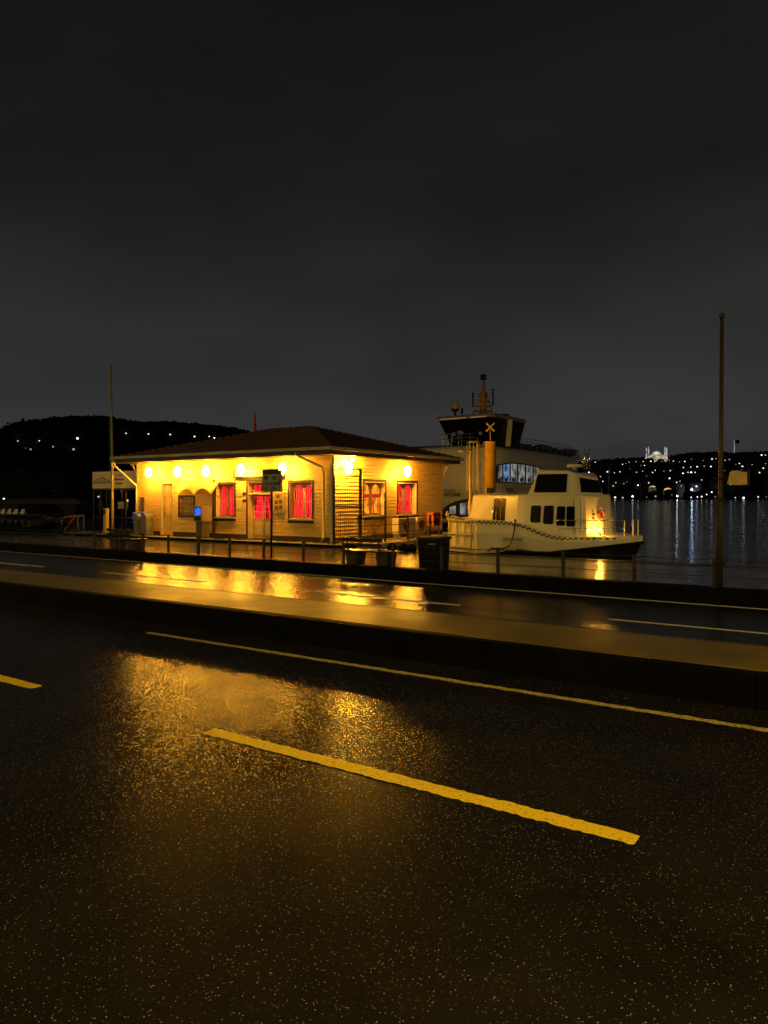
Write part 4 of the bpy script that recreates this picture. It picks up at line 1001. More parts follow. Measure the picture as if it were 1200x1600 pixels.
def cab_window(i, j, s0, s1, z0, z1, name='window', m=dark_glass, skew=.0, th=.01, rnd_=.15):
    pts = []; 
    for (s_, z) in ((s0+skew*0, z0+rnd_*.3), (s0+(s1-s0)*.12, z0), (s1-(s1-s0)*.08, z0), (s1, z0+rnd_*.3), (s1, z1-rnd_*.3), (s1-(s1-s0)*.08, z1), (s0+(s1-s0)*.12+skew, z1), (s0+skew, z1-rnd_*.3)):
        p, n_ = cab_pt(i, j, s_, z, -.003); pts.append(p)
    mb = MB(); mb.plate(pts, n_, th+.003); return mb.build(name, m, CB)
# four side windows between ring points 4 and 6 (u -10.15 .. -8.35)
def s_of(px, z, i, j):
    lo, hi = 0., 1.
    for _ in range(30):
        m_ = (lo+hi)/2; p, n_ = cab_pt(i, j, m_, z); cx = CS*p.x+SN*p.y; cy = -SN*p.x+CS*p.y; X_ = 600+F*cx/cy
        if X_ < px: lo = m_
        else: hi = m_
    return lo
for (p0, p1, pyt, pyb) in ((829, 845, 790, 817), (849, 865, 790, 819), (867, 883, 791, 821), (885, 898, 791, 822)):
    s0, s1 = s_of(p0, 1.5, 4, 5), s_of(p1, 1.5, 4, 5); i, j = 4, 5
    if s1 > .985: s1 = .98
    if s0 > .9: i, j = 5, 6; s0, s1 = s_of(p0, 1.5, 5, 6), s_of(p1, 1.5, 5, 6)
    cab_window(i, j, s0, s1, H-(pyb-HZ)/F*24.7, H-(pyt-HZ)/F*24.7, skew=.01)
# aft entrance in the quarter: dark plate in place of its shaded opening
s0, s1 = s_of(760, 1.4, 1, 3) if False else .0, 0
cab_window(2, 3, s_of(765, 1.4, 2, 3), s_of(789, 1.4, 2, 3), 1.12, 1.97, name='doorway', skew=-.0, rnd_=.06)
cab_window(1, 2, .25, .42, 1.12, 1.97, name='doorway', rnd_=.06) if False else None
mb = MB()
for px in (769, 776, 783):
    p, n_ = cab_pt(2, 3, s_of(px, 1.4, 2, 3), 1.12, .02); mb.tube([p, p+Vector((0, 0, .55))], .014, n=6)
mb.build('grab_rail', chrome, CB)
# door seam + number marks + lifebuoy on the lit front
mb = MB()
for i, j, s_ in ((5, 6, .9), (6, 7, .5)):
    a, n_ = cab_pt(i, j, s_, .8, .003); b, _ = cab_pt(i, j, s_, 1.95, .003); mb.bar(a, b, .012, .012)
mb.build('door_seam', trim_dark, CB)
for s_, z, w_ in ((.38, 1.52, .05), (.38, 1.40, .11), (.38, 1.28, .09)):
    a, n_ = cab_pt(7, 8, s_, z, 0); d = (cab_pt(7, 8, 1, z)[0]-cab_pt(7, 8, 0, z)[0]).normalized(); mb = MB(); mb.plate([a, a+d*w_, a+d*w_+Vector((0, 0, .05)), a+Vector((0, 0, .05))], n_, .006); mb.build('mark', ink, CB)
a, n_ = cab_pt(7, 8, .82, 1.42, .06); d = (cab_pt(7, 8, 1, 1)[0]-cab_pt(7, 8, 0, 1)[0]).normalized(); upv = Vector((0, 0, 1))
def buoy(c_, R_, r_, name, label):
    t_ = thing(name, label, 'lifebuoy', c_); mb = MB(); mb2 = MB(); rings = []
    for k in range(25):
        an = 2*PI*k/24; rd = d*math.cos(an)+upv*math.sin(an); rings.append([c_+rd*(R_+r_*math.cos(2*PI*j/8))+n_*(r_*math.sin(2*PI*j/8)) for j in range(8)])
    mb.loft(rings, smooth=True, cap=False); mb.build('ring', mat('lifebuoy_red', (.7, .08, .03), .5), t_)
    for k in range(4): mb2.loft([[c_+(d*math.cos(an)+upv*math.sin(an))*(R_+(r_+.004)*math.cos(2*PI*j/8))+n_*((r_+.004)*math.sin(2*PI*j/8)) for j in range(8)] for an in (k*PI/2-.15, k*PI/2, k*PI/2+.15)], smooth=True)
    mb2.build('band', trim_cream, t_)
buoy(a, .13, .038, 'lifebuoy', 'red lifebuoy hanging on the lit front of the sea taxi cabin')
# wheelhouse
def wh_ring(z, ins, back, front):
    c0 = 25.15; near = [(-10.1+back, 23.72+ins), (-8.62-front*.5, 23.72+ins), (-8.35-front, 23.9+ins), (-7.95-front, c0)]
    far = [(u, 2*c0-v) for u, v in near[:-1]][::-1]; return [(u, v, z-(.24 if (u > -8.25-front and ins > 0) else .10 if (u > -8.5-front and ins > 0) else 0)) for u, v in near+far]
WZ0, WZ1 = 2.08, 2.90
wr0, wr1 = wh_ring(WZ0, 0, 0, 0), wh_ring(WZ1, .16, .32, .18)
mb = MB(); mb.loft([wr0, wr1, wh_ring(WZ1+.05, .26, .42, .30)]); WH = mb.build('wheelhouse', boat_white, T, bevel=.03)
def wpatch(i, j, poly, m=dark_glass, name='window', off=.003, th=.012, parent=None):
    a, b, c_, d_ = Vector(wr0[i]), Vector(wr0[j]), Vector(wr1[j]), Vector(wr1[i]); n_ = (b-a).cross(d_-a).normalized()
    if n_.dot(a-Vector((-9.2, 25.15, 2.4))) < 0: n_ = -n_
    pts = [(a*(1-s_)+b*s_)*(1-t_)+(d_*(1-s_)+c_*s_)*t_-n_*off for s_, t_ in poly]
    mb = MB(); mb.plate(pts, n_, th); return mb.build(name, m, WH)
wpatch(0, 1, [(.14, .10), (.93, .10), (.98, .86), (.07, .86), (.04, .82)])
wpatch(2, 3, [(.10, .12), (.98, .12), (.98, .84), (.14, .84)])
wpatch(3, 4, [(.02, .12), (.9, .12), (.86, .84), (.02, .84)])
wpatch(6, 0, [(.08, .3), (.92, .3), (.92, .84), (.08, .84)])
mb = MB(); mb.lathe((-8.75, 24.6, WZ1+.05), [(.05, 0), (.05, .07), (.25, .08), (.27, .13), (.22, .18), (.0, .19)], 18); mb.build('radar', boat_white, T)
mb = MB(); c_ = Vector((-8.35, 24.7, WZ1+.05))
for s_ in (-.1, .1): mb.tube([c_+ex*s_, c_+ex*s_*.8+Vector((0, 0, .72))], .018, n=6)
mb.tube([c_+ex*-.08+Vector((0, 0, .72)), c_+Vector((0, 0, .78)), c_+ex*.08+Vector((0, 0, .72))], .018, n=6); mb.tube([c_+ex*.0, c_+Vector((0, 0, .55))], .04, n=6); mb.ball(c_+Vector((-.1, -.05, .25)), .07); mb.build('mast', chrome, T)
mb = MB(); mb.tube([(-8.1, 26.2, WZ0), (-8.05, 26.2, WZ1+.15)], .012, n=5); mb.build('whip_aerial', steel, T)
# floodlights on cabin roof aft
for k, px in enumerate((766, 796)):
    q = PV(px, 770, 24.3); mb = MB(); mb.box((q.x-.12, 24.25, 2.16), (q.x+.12, 24.33, 2.34)); mb.box((q.x-.02, 24.3, CZ1-.02), (q.x+.02, 24.34, 2.17)); mb.build('floodlight', black_metal, T)
mb = MB(); mb.tube([(-11.9, 24.3, 2.15), (-10.2, 24.1, 2.15)], .02, n=6); mb.build('roof_rail', steel, T)
# bow rail
pts = [(u, near_at(u)+.05) for u in (-8.9, -8.3, -7.9, -7.5, -7.2, -7.0)]
mb = MB(); mb.tube([(a, b, 1.25) for a, b in pts], .016, n=6); mb.tube([(a, b, .98) for a, b in pts], .009, n=6)
for a, b in pts[1::2]: mb.tube([(a, b, .72), (a, b, 1.25)], .014, n=6)
mb.build('bow_rail', chrome, T)
mb = MB(); a, b = pts[-1]; mb.tube([(a, b, .6), (a, b, 1.25)], .022, n=8); mb.build('bow_post', boat_white, T); mb = MB(); mb.tube([(a+.12, b+.55, .55), (a+.12, b+.55, 1.25)], .028, n=8); mb.build('bow_post', boat_white, T); mb = MB(); mb.tube([(a+.2, b+.85, .55), (a+.2, b+.85, 1.25)], .02, n=8); mb.build('bow_post', boat_white, T)
# deck lamp shining on the cabin front
dl_p = Vector((-7.71, 24.05, .93))
mb = MB(); mb.ball(dl_p+Vector((.02, -.02, .02)), .035); mb.build('deck_lamp', glow('deck_lamp_glow', (1, .43, .045), 950), T)
mb = MB(); mb.tube([dl_p+Vector((.02, -.02, -.22)), dl_p+Vector((.02, -.02, -.03))], .02); mb.build('lamp_base', black_metal, T)

# ================================================================== FERRY
UF, V0 = -24.2, 50.0
FT = thing('passenger_ferry', 'large white passenger ferry with dark bridge moored behind the station', 'ferry', (-29, 62, Z_W))
def fplan(z, grow=0, vf=V0, L_=27, wd=10.4):
    """rounded plan: port/starboard sides along Y, bow towards the shore"""
    c0 = UF-wd/2; n = 9; near = []
    for k in range(n+1):       # front corner from centre line round to the visible side
        a = PI/2*k/n; x = c0+(wd/2+grow)*math.sin(a)**.62; y = vf+3.6-(3.6+grow)*math.cos(a)**.75
        near.append((x, y))
    near += [(UF+grow, vf+8), (UF+grow, vf+14)]
    for k in range(1, 6):
        a = PI/2*k/5; near.append((c0+(wd/2+grow)*math.cos(a), vf+14+(L_-14)*math.sin(a)))
    near = near[:-1]
    far = [(2*c0-x, y) for x, y in near[1:]][::-1]
    return [(x, y, z) for x, y in near]+[(c0, vf+L_, z)]+[(x, y, z) for x, y in far]
mb = MB()
mb.loft([fplan(-1.6, -1.2), fplan(-.3, -.5), fplan(1.2, -.15), fplan(2.6, 0), fplan(4.6, .05), fplan(5.6, -.1), fplan(5.95, -.6)], smooth=False)
FH = mb.build('hull', ferry_white, FT)
for p_ in FH.data.polygons: p_.use_smooth = True
mb = MB(); mb.loft([fplan(-1.62, -1.1), fplan(-.35, -.44), fplan(.05, -.30)], smooth=False); mb.build('boot_top', ferry_dark, FT)
mb = MB(); mb.loft([fplan(5.93, -1.0), fplan(6.1, -1.05)]); mb.build('deck', ferry_dark, FT)
# long arched band of saloon windows on the visible side
UFs = UF+.06
def arch_band(xs, top, bot, name, m, off=0, th=.03):
    mb = MB(); up = [PU(x, interp(top, x), UFs+off) for x in xs]; dn_ = [PU(x, interp(bot, x), UFs+off) for x in xs]
    mb.plate(up+dn_[::-1], (1, 0, 0), th); return mb.build(name, m, FT)
TOPB = [(772, 729), (780, 725), (800, 722.5), (815, 723.5), (840, 729), (860, 735), (880, 742), (900, 749)]
BOTB = [(772, 753), (780, 754), (800, 754.5), (840, 756.5), (870, 757.5), (900, 757)]
arch_band([774, 780, 790, 800, 815, 830, 845, 860, 880, 896], TOPB, BOTB, 'window_surround', ferry_dark)
pane_m = glow('saloon_light', (.84, .84, .74), .21, spots=1.8); pane_b = glow('saloon_screen_light', (.35, .55, 1), .30, spots=2.2)
xs = [777, 785.5, 797, 809, 821, 833, 844.5, 855.5, 866, 876, 886]
for k, (x0_, x1_) in enumerate(zip(xs, xs[1:])):
    g = 1.2; t0, t1 = interp(TOPB, x0_+g)+2, interp(TOPB, x1_-g)+2; b0, b1 = interp(BOTB, x0_)-1.5, interp(BOTB, x1_)-1.5
    mb = MB(); mb.plate([PU(x0_+g, t0, UFs+.031), PU(x1_-g, t1, UFs+.031), PU(x1_-g, b1, UFs+.031), PU(x0_+g, b0, UFs+.031)], (1, 0, 0), .01); o = mb.build('saloon_window', pane_b if k == 1 else pane_m, FT)
    if k == 1: o['label'] = 'saloon window glowing blue from a screen inside'
    mb = MB(); cx = (x0_+x1_)/2; q = PU(cx, (t0+b0)/2, UFs+.043); hh = (b0-t0)/2/F*58; mb.box((UFs+.042, q.y-.32, q.z-hh*.98), (UFs+.047, q.y+.05, q.z-hh*.55)); mb.box((UFs+.042, q.y+.12, q.z-hh*.98), (UFs+.047, q.y+.34, q.z-hh*.35)); mb.box((UFs+.042, q.y-.3, q.z+hh*.2), (UFs+.047, q.y-.16, q.z+hh*.9)); mb.build('seat_shape', mat('seat_shadow', (.03, .03, .035), .8), o)
# lower arched opening low on the bow, partly lit
vb = V0+.25
low = [(684, 806), (690, 797), (700, 789), (712, 783), (724, 780), (738, 779), (738, 809), (684, 809)]
mb = MB(); mb.plate([PV(a, b, V0-.12) for a, b in low], (0, -1, 0), .04); mb.build('window_surround', ferry_dark, FT)
for a, b, c_ in ((703, 712, 790), (719, 728, 785), (730, 737, 784)):
    mb = MB(); mb.plate([PV(a, c_+2, V0-.165), PV(b, c_, V0-.165), PV(b, 804, V0-.165), PV(a, 804, V0-.165)], (0, -1, 0), .01); mb.build('saloon_window', pane_m, FT)
# lettering on the bow
text('lettering', 'ŞEHİR', .36, (PV(695, 770, V0).x, V0-.17, PV(697, 769, V0).z), (1, 0, 0), mat('ferry_ink', (.035, .03, .02), .6), FT, sx=.95)
text('lettering', 'HATLARI', .38, (PV(695, 777, V0).x, V0-.17, PV(697, 775.5, V0).z), (1, 0, 0), MATS['ferry_ink'], FT, sx=.95, bold=.01)
# bridge
c0 = UF-.35-2.3
def br(z, g, f=0): return [(c0-2.2-g, V0+1.0-f, z), (c0+2.2+g*.2, V0+.7-f, z), (c0+2.6+g*.3, V0+1.1-f, z), (c0+2.6+g*.3, V0+6.4+g, z), (c0+2.2, V0+6.8+g, z), (c0-2.2-g, V0+6.8+g, z), (c0-2.6-g, V0+3, z)]
mb = MB(); mb.loft([br(6.0, -.75, -.5), br(8.05, .05, .2)]); mb.build('bridge', dark_glass, FT)
mb = MB(); mb.loft([br(8.05, .10, .28), br(8.22, .25, .4), br(8.36, .1, .2)]); mb.build('bridge_roof', mat('bridge_roof_paint', (.4, .3, .2), .5), FT, bevel=.03)
mb = MB()
for g_, (s_, w_) in enumerate(((.40, .75), (.99, .20))):
    a = Vector(br(6.0, -.75, -.5)[2 if g_ == 0 else 1]); b = Vector(br(8.05, .05, .2)[2 if g_ == 0 else 1]); a2 = Vector(br(6.0, -.75, -.5)[3 if g_ == 0 else 0]); b2 = Vector(br(8.05, .05, .2)[3 if g_ == 0 else 0])
    if g_ == 0:
        mb.bar(a*(1-s_)+a2*s_+Vector((.03, 0, 0)), b*(1-s_)+b2*s_+Vector((.03, 0, 0)), .08, w_)
mb.build('bridge_pillar', ferry_white, FT)
mb = MB()
for s0, s1 in ((.04, .58), (.66, .97)):
    A1, B1 = Vector(br(8.05, .1, .28)[0]), Vector(br(8.05, .1, .28)[1]); mb.bar(A1+(B1-A1)*s0+Vector((0, -.04, .06)), A1+(B1-A1)*s1+Vector((0, -.04, .06)), .05, .10)
mb.build('roof_edge_light_strip', mat('pale_strip', (.55, .45, .3), .5, emit=(1, .8, .5), estr=.10), FT)
# small dimly glowing panels set on the bridge glass
mb = MB()
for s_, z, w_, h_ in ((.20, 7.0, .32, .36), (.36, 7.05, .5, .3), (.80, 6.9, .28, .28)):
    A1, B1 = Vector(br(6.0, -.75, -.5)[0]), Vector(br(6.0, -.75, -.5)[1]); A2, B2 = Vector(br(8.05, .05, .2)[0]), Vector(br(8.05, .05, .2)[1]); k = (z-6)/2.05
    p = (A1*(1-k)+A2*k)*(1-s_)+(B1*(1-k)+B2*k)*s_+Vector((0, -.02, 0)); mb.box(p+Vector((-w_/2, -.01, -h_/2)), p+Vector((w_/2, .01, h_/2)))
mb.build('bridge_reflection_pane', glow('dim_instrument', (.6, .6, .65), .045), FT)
# mast
mu, mv = c0+.25, V0+3.6
mb = MB(); mb.loft([[(mu+a*w_, mv+b*w_, z) for a, b in ((-1, -1), (1, -1), (1, 1), (-1, 1))] for w_, z in ((1.3, 8.3), (.9, 8.55), (.22, 8.6), (.2, 9.5), (.2, 10.0), (.14, 10.4), (.09, 11.4))])
for a, b in ((-1, -1), (1, -1), (1, 1), (-1, 1)): mb.tube([(mu+a*.62, mv+b*.62, 8.5), (mu+a*.15, mv+b*.15, 10.5)], .055, n=5)
for z in (8.9, 9.3, 9.7, 10.1): w_ = .62-(z-8.5)*.235; mb.tube([(mu-w_, mv-w_, z), (mu+w_, mv-w_, z), (mu+w_, mv+w_, z), (mu-w_, mv+w_, z), (mu-w_, mv-w_, z)], .035, n=4)
mb.build('mast', mat('mast_paint', (.42, .28, .12), .5), FT)
mb = MB(); mb.box((mu-.16, mv-.16, 11.4), (mu+.16, mv+.16, 11.85)); mb.box((mu-.22, mv-.22, 11.5), (mu+.22, mv+.22, 11.56)); mb.box((mu-.22, mv-.22, 11.72), (mu+.22, mv+.22, 11.78)); mb.build('masthead_light', black_metal, FT)
for s_, zb_, ztp in ((-.82, 9.25, 10.55), (.78, 9.35, 10.7)):
    mb = MB(); p = Vector((mu, mv, 0))+ex*s_; mb.tube([p+Vector((0, 0, zb_)), p+Vector((0, 0, ztp))], .03, n=6)
    z = zb_
    while z < ztp-.1: mb.lathe(p+Vector((0, 0, z)), [(.09, 0), (.09, .13), (.05, .15)], 8); z += .24
    mb.build('signal_light_stack', black_metal, FT)
    mb = MB(); mb.bar(Vector((mu, mv, 9.65)), p+Vector((0, 0, 9.6)), .05); mb.bar(Vector((mu, mv, 10.1)), p+Vector((0, 0, 10.35)), .05); mb.build('yard_arm', MATS['mast_paint'], FT)
q = PD(711, 640, 58); mb = MB(); mb.tube([(q.x, q.y, 8.3), (q.x, q.y, 8.75)], .09); mb.lathe((q.x, q.y, 8.72), [(.15, 0), (.34, .12), (.36, .18), (.1, .2)], 14); mb.build('dome_stand', ferry_dark, FT)
mb = MB(); mb.ball((q.x, q.y, 9.2), .34, sc=(1, 1, 1)); mb.build('radar_dome', mat('dome_paint', (.6, .5, .42), .5), FT)
q = PD(722, 640, 58); mb = MB(); mb.tube([(q.x, q.y, 8.3), (q.x, q.y, 9.0)], .05); mb.lathe((q.x, q.y, 8.6), [(.1, 0), (.1, .35), (.05, .4)], 8); mb.build('horn', ferry_dark, FT)
q = PU(797, 650, UF-1.4); mb = MB(); mb.lathe((q.x, q.y-1.2, 8.36), [(.36, 0), (.36, .3), (.42, .3), (.42, .4), (.0, .42)], 14); mb.build('vent_cowl', ferry_dark, FT)
# rails on the upper deck
mb = MB(); pl = [p for p in fplan(0, -.55) if p[0] > c0-1.5][:14]
for z in (6.35, 6.62, 6.9): mb.tube([(a, b, z) for a, b, _ in pl], .022, n=4)
for a, b in zip(pl, pl[1:]):
    L_ = math.dist(a[:2], b[:2]); n = max(1, int(L_/1.1))
    for k in range(n): x = a[0]+(b[0]-a[0])*k/n; y = a[1]+(b[1]-a[1])*k/n; mb.tube([(x, y, 5.9), (x, y, 6.9)], .02, n=4)
mb.build('deck_rail', steel, FT)
rnd = random.Random(4)
for k in range(9):
    y = V0+7.6+k*1.55; mb = MB(); h_ = rnd.uniform(.22, .45); mb.box((UF-1.6, y, 6.1), (UF-.9, y+rnd.uniform(.7, 1.2), 6.1+h_+.15)); mb.build('deck_locker', ferry_dark, FT, bevel=.03)
q = PD(710, 690, 57); mb = MB()
for z in (6.5, 6.9): mb.tube([PD(690, 0, 58).xy.to_3d()+Vector((0, 0, z)), PD(718, 0, 56.4).xy.to_3d()+Vector((0, 0, z))], .035, n=5)
for px in (692, 699, 706, 717): p = PD(px, 0, 57.4); mb.tube([(p.x, p.y, 5.9), (p.x, p.y, 6.95)], .03, n=5)
mb.build('bow_rail', chrome, FT)
# funnel far aft
q = PU(903, 705, UF-2); mb = MB(); mb.loft([[(UF-4, q.y-3, 5.9), (UF-1.6, q.y-3, 5.9), (UF-1.6, q.y+0, 5.9), (UF-4, q.y+0, 5.9)], [(UF-3.8, q.y-2.7, 6.9), (UF-1.8, q.y-2.7, 6.9), (UF-1.8, q.y-.3, 6.9), (UF-3.8, q.y-.3, 6.9)]]); mb.build('funnel', ferry_white, FT, bevel=.05)

# ================================================================== FAR SHORE
house_wall = mat('far_house_wall', (.10, .09, .08), .9, var=.3)
glows = {'white': glow('far_white_window', (1, .93, .80), 2.2), 'warm': glow('far_warm_window', (1, .70, .38), 1.9), 'cool': glow('far_cool_window', (.75, .88, 1), 2.6), 'dim': glow('far_dim_window', (.9, .85, .75), .55), 'bright': glow('far_bright_window', (1, .97, .9), 4.5), 'blue': glow('far_blue_window', (.45, .65, 1), 9)}
def house_mesh(tone, wpx, wid, name='hillside_house'):
    """small house: dark walls, pitched roof and lit window openings, facing the water"""
    mb = MB(); W_, D_, H_ = wid, wid*.8, wid*.62
    mb.box((-W_/2, 0, -wid*1.8), (W_/2, D_, H_)); mb.loft([[(-W_/2-.3, -.3, H_), (W_/2+.3, -.3, H_), (W_/2+.3, D_+.3, H_), (-W_/2-.3, D_+.3, H_)], [(-W_/2+1, D_/2-.2, H_+wid*.2), (W_/2-1, D_/2-.2, H_+wid*.2), (W_/2-1, D_/2+.2, H_+wid*.2), (-W_/2+1, D_/2+.2, H_+wid*.2)]])
    mb.cur = 1
    mb.box((-wpx/2, -.12, H_*.35), (wpx/2, -.02, H_*.35+wpx*.8))
    me = mb.build(name, [house_wall, glows[tone]]); return me
protos = {}
def house(px, py, Y, tone, win, wid, label, group):
    key = (tone, win, wid)
    if key not in protos: o = protos[key] = house_mesh(tone, win, wid)
    else: o = protos[key].copy(); COL.objects.link(o)
    zc = wid*.62*.35+win*.4
    p = PD(px, py, Y); o.location = (p.x, p.y, p.z-zc); o.rotation_euler = (0, 0, TH)
    tag(o, label, 'house', group); return o
# left hill
LH = [(29, 684, 'bright', 1.1), (121, 685, 'blue', 1.1), (62, 689, 'white', .9), (28, 689, 'dim', 1), (46, 694, 'dim', 1.1), (90, 695, 'dim', 1), (109, 702, 'dim', 1.1), (115, 702, 'dim', 1.3), (48, 702, 'dim', 1), (41, 700, 'dim', .8), (197, 677, 'white', .7), (232, 678, 'white', .8), (266, 679, 'white', .8), (304, 682, 'bright', .7), (327, 682, 'white', .7), (335, 684, 'bright', .7), (70, 683, 'dim', .8), (83, 698, 'dim', .9), (12, 766, 'bright', .8), (3, 772, 'white', .8), (6, 779, 'bright', .7), (13, 771, 'dim', .9), (45, 767, 'bright', .7), (85, 767, 'dim', 1), (81, 781, 'dim', .9), (157, 768, 'bright', .7), (191, 768, 'bright', .8), (154, 776, 'white', .7), (204, 779, 'bright', 1.2), (208, 776, 'bright', 1.0), (199, 782, 'white', 1), (120, 793, 'dim', 1)]
nm = {'bright': 'bright white', 'blue': 'bluish white', 'white': 'white', 'dim': 'faint', 'warm': 'warm', 'cool': 'cool white'}
where = lambda x: 'at the wooded hill end' if x < 20 else 'above the parked scooters' if x < 50 else 'above the quay hut' if x < 75 else 'above the gangway ramp' if x < 112 else 'before the operator board' if x < 150 else 'behind the entrance shelter' if x < 210 and x > 150 and False else 'beside the flagpole' if x < 215 else 'above the lamp at the roof end' if x < 250 else 'above the awning' if x < 290 else 'above the first red window' if x < 330 else 'nearest the furled flag'
seen = {}
for px, py, tone, win in LH:
    win = round(win*.75, 2)
    Yh = 330 if py < 740 else 270
    tt = interp(L_TOP, px); Yh = 300+140*max(0, min(1, ((782-py)/(782-tt))))-26
    hgt = ('high' if py < 687 else 'midway' if py < 740 else 'low by the shore')
    l = f'dark house with {nm[tone]} window {hgt} {where(px)}'
    house(px, py, Yh, tone, win, 5, l, 'lit houses on the wooded hill')
# the far hillside town
rnd = random.Random(21)
def col_of(x): return next(l for lim, l in ((930, 'just past the ferry stern'), (950, 'behind the sea taxi wheelhouse'), (985, 'above the sea taxi bow'), (1012, 'before the mosque'), (1048, 'under the mosque'), (1072, 'right after the mosque'), (1095, 'midway from mosque to pole'), (1118, 'just before the weathered pole'), (1135, 'just past the weathered pole'), (1168, 'around the bent plate'), (1185, 'past the bent plate'), (9999, 'at the outer edge')) if x < lim)
def band_of(f): return 'near the ridge' if f < .16 else 'below the ridge' if f < .3 else 'high on the slope' if f < .45 else 'mid slope' if f < .58 else 'below mid slope' if f < .7 else 'on the lower slope' if f < .9 else 'along the waterfront'
pts = []
for k in range(240):
    px = rnd.uniform(912, 1215); tpy = interp(R_TOP, px); r_ = rnd.random()
    f = rnd.uniform(.03, .33) if r_ < .48 else rnd.uniform(.33, .72) if r_ < .72 else rnd.uniform(.9, .985)
    py = tpy+(779-tpy)*f; pts.append((px, py, f))
extra = [(930, 722, .1), (940, 728, .15), (945, 730, .15), (934, 733, .2), (962, 729, .2), (1060, 720, .08), (1066, 720, .08), (1052, 720.5, .1), (1070, 721, .1), (1075, 738, .4), (1080, 738, .4), (1086, 738, .4), (1118, 737, .4), (1190, 711, .06), (1196, 711, .06), (1190, 719, .2), (1106, 770, .9), (1112, 769, .9), (1118, 770, .9), (1160, 779, .97), (1166, 779, .97), (1172, 779, .97), (1143, 775, .95), (1147, 773, .95), (1145, 778, .95), (1120, 713, .05)]
for j, (px, py, f) in enumerate(pts+extra):
    r_ = rnd.random()
    if j >= len(pts): tone = rnd.choice(('bright', 'white', 'cool')); win = rnd.choice((1.3, 1.9))
    else:
        tone = 'dim' if r_ < .42 else 'white' if r_ < .66 else 'warm' if r_ < .74 else 'cool' if r_ < .90 else 'bright'; win = rnd.choice((.9, 1.3, 1.3, 2.0))
    Yh = 1010+490*(1-f)**(1/.85)-110
    bd, cl = band_of(f), col_of(px)
    house(px, py, Yh, tone, win, rnd.choice((9, 12)), f'far house with {nm[tone]} window {bd} {cl}', 'lit houses on the far shore')
# waterfront lamps whose light streaks across the water
def shore_lamp(px, py, col, power, r_, label, h=5):
    p = PD(px, py, 1004); t = thing('shore_lamp', label, 'lamp', (p.x, p.y, Z_W), 'lamps along the far waterfront')
    mb = MB(); mb.tube([(p.x, p.y, Z_W-1), (p.x, p.y, p.z-r_)], .25, n=6); mb.build('post', black_metal, t)
    mb = MB(); mb.ball((p.x, p.y, p.z), r_, n=10, m=6); mb.build('globe', glow('shore_lamp_glow', col, power), t)
SLL = [(1007, 777, (1, .95, .75), 16, .8), (1025, 776, (1, .9, .7), 18, .8), (1030.5, 775.5, (.95, .97, 1), 20, .8), (1058, 775, (.95, .97, 1), 22, .9), (1081, 765, (.45, .62, 1), 26, 1.1), (1082, 774, (.8, .88, 1), 34, 1.3), (1095, 775, (.6, .78, 1), 30, 1.1), (1107, 778, (1, .9, .8), 9, .7), (1117, 778, (1, .55, .4), 10, .7), (1141, 777, (.9, .9, .95), 7, .8), (1160, 778, (.8, .85, .95), 8, .8), (1188, 777, (.9, .9, .95), 9, .8), (986, 778, (1, .9, .7), 14, .7), (995, 778, (1, .85, .6), 8, .7), (978, 777, (.6, .9, .8), 6, .8), (964, 777, (.7, .9, .85), 5, .8)]
for k, (a, b, c_, p_, r_) in enumerate(SLL):
    shore_lamp(a, b, c_, p_, r_, ['cream lamp on the far waterfront below the mosque', 'warm white lamp beside the yellow domed hall', 'white lamp just beyond the warm lamp by the domed hall', 'white lamp past the yellow domed hall', 'high blue lamp on the brightest far pier', 'brightest white lamp low on the far pier', 'ice blue lamp at the end of the far pier', 'small warm lamp before the weathered pole', 'reddish lamp right behind the weathered pole', 'pale lamp just past the weathered pole', 'pale lamp under the bent plate', 'pale lamp at the outer end of the far waterfront', 'cream lamp on the far shore past the sea taxi bow', 'amber lamp next to the cream lamp past the sea taxi', 'greenish lamp on the far shore beside the sea taxi', 'faint green lamp on the far shore behind the sea taxi'][k])
# lit domed halls
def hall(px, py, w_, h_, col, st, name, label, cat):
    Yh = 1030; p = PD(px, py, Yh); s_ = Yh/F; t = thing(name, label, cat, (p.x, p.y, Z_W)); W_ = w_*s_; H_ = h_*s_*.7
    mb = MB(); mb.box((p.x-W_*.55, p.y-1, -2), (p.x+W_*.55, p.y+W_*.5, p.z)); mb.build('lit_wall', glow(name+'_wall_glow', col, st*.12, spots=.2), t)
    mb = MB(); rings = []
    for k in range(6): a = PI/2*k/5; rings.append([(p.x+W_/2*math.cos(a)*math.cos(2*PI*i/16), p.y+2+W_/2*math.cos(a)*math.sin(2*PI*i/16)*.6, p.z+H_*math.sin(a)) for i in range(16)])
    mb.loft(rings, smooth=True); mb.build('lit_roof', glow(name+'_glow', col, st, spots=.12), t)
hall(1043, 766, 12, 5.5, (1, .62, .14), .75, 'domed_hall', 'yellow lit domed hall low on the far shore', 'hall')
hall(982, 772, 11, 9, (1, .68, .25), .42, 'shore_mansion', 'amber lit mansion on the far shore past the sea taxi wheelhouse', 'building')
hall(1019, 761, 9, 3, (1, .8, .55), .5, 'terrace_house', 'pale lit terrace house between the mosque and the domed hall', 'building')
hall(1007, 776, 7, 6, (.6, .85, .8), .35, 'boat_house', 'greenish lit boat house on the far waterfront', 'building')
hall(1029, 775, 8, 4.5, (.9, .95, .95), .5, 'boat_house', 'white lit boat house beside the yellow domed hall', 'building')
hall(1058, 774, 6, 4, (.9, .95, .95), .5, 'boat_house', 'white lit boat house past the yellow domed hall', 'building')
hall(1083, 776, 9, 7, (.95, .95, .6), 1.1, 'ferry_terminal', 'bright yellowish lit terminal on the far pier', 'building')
hall(1144, 776, 9, 7, (.85, .88, .9), .35, 'hotel_block', 'pale speckled hotel block under the bent plate', 'building')
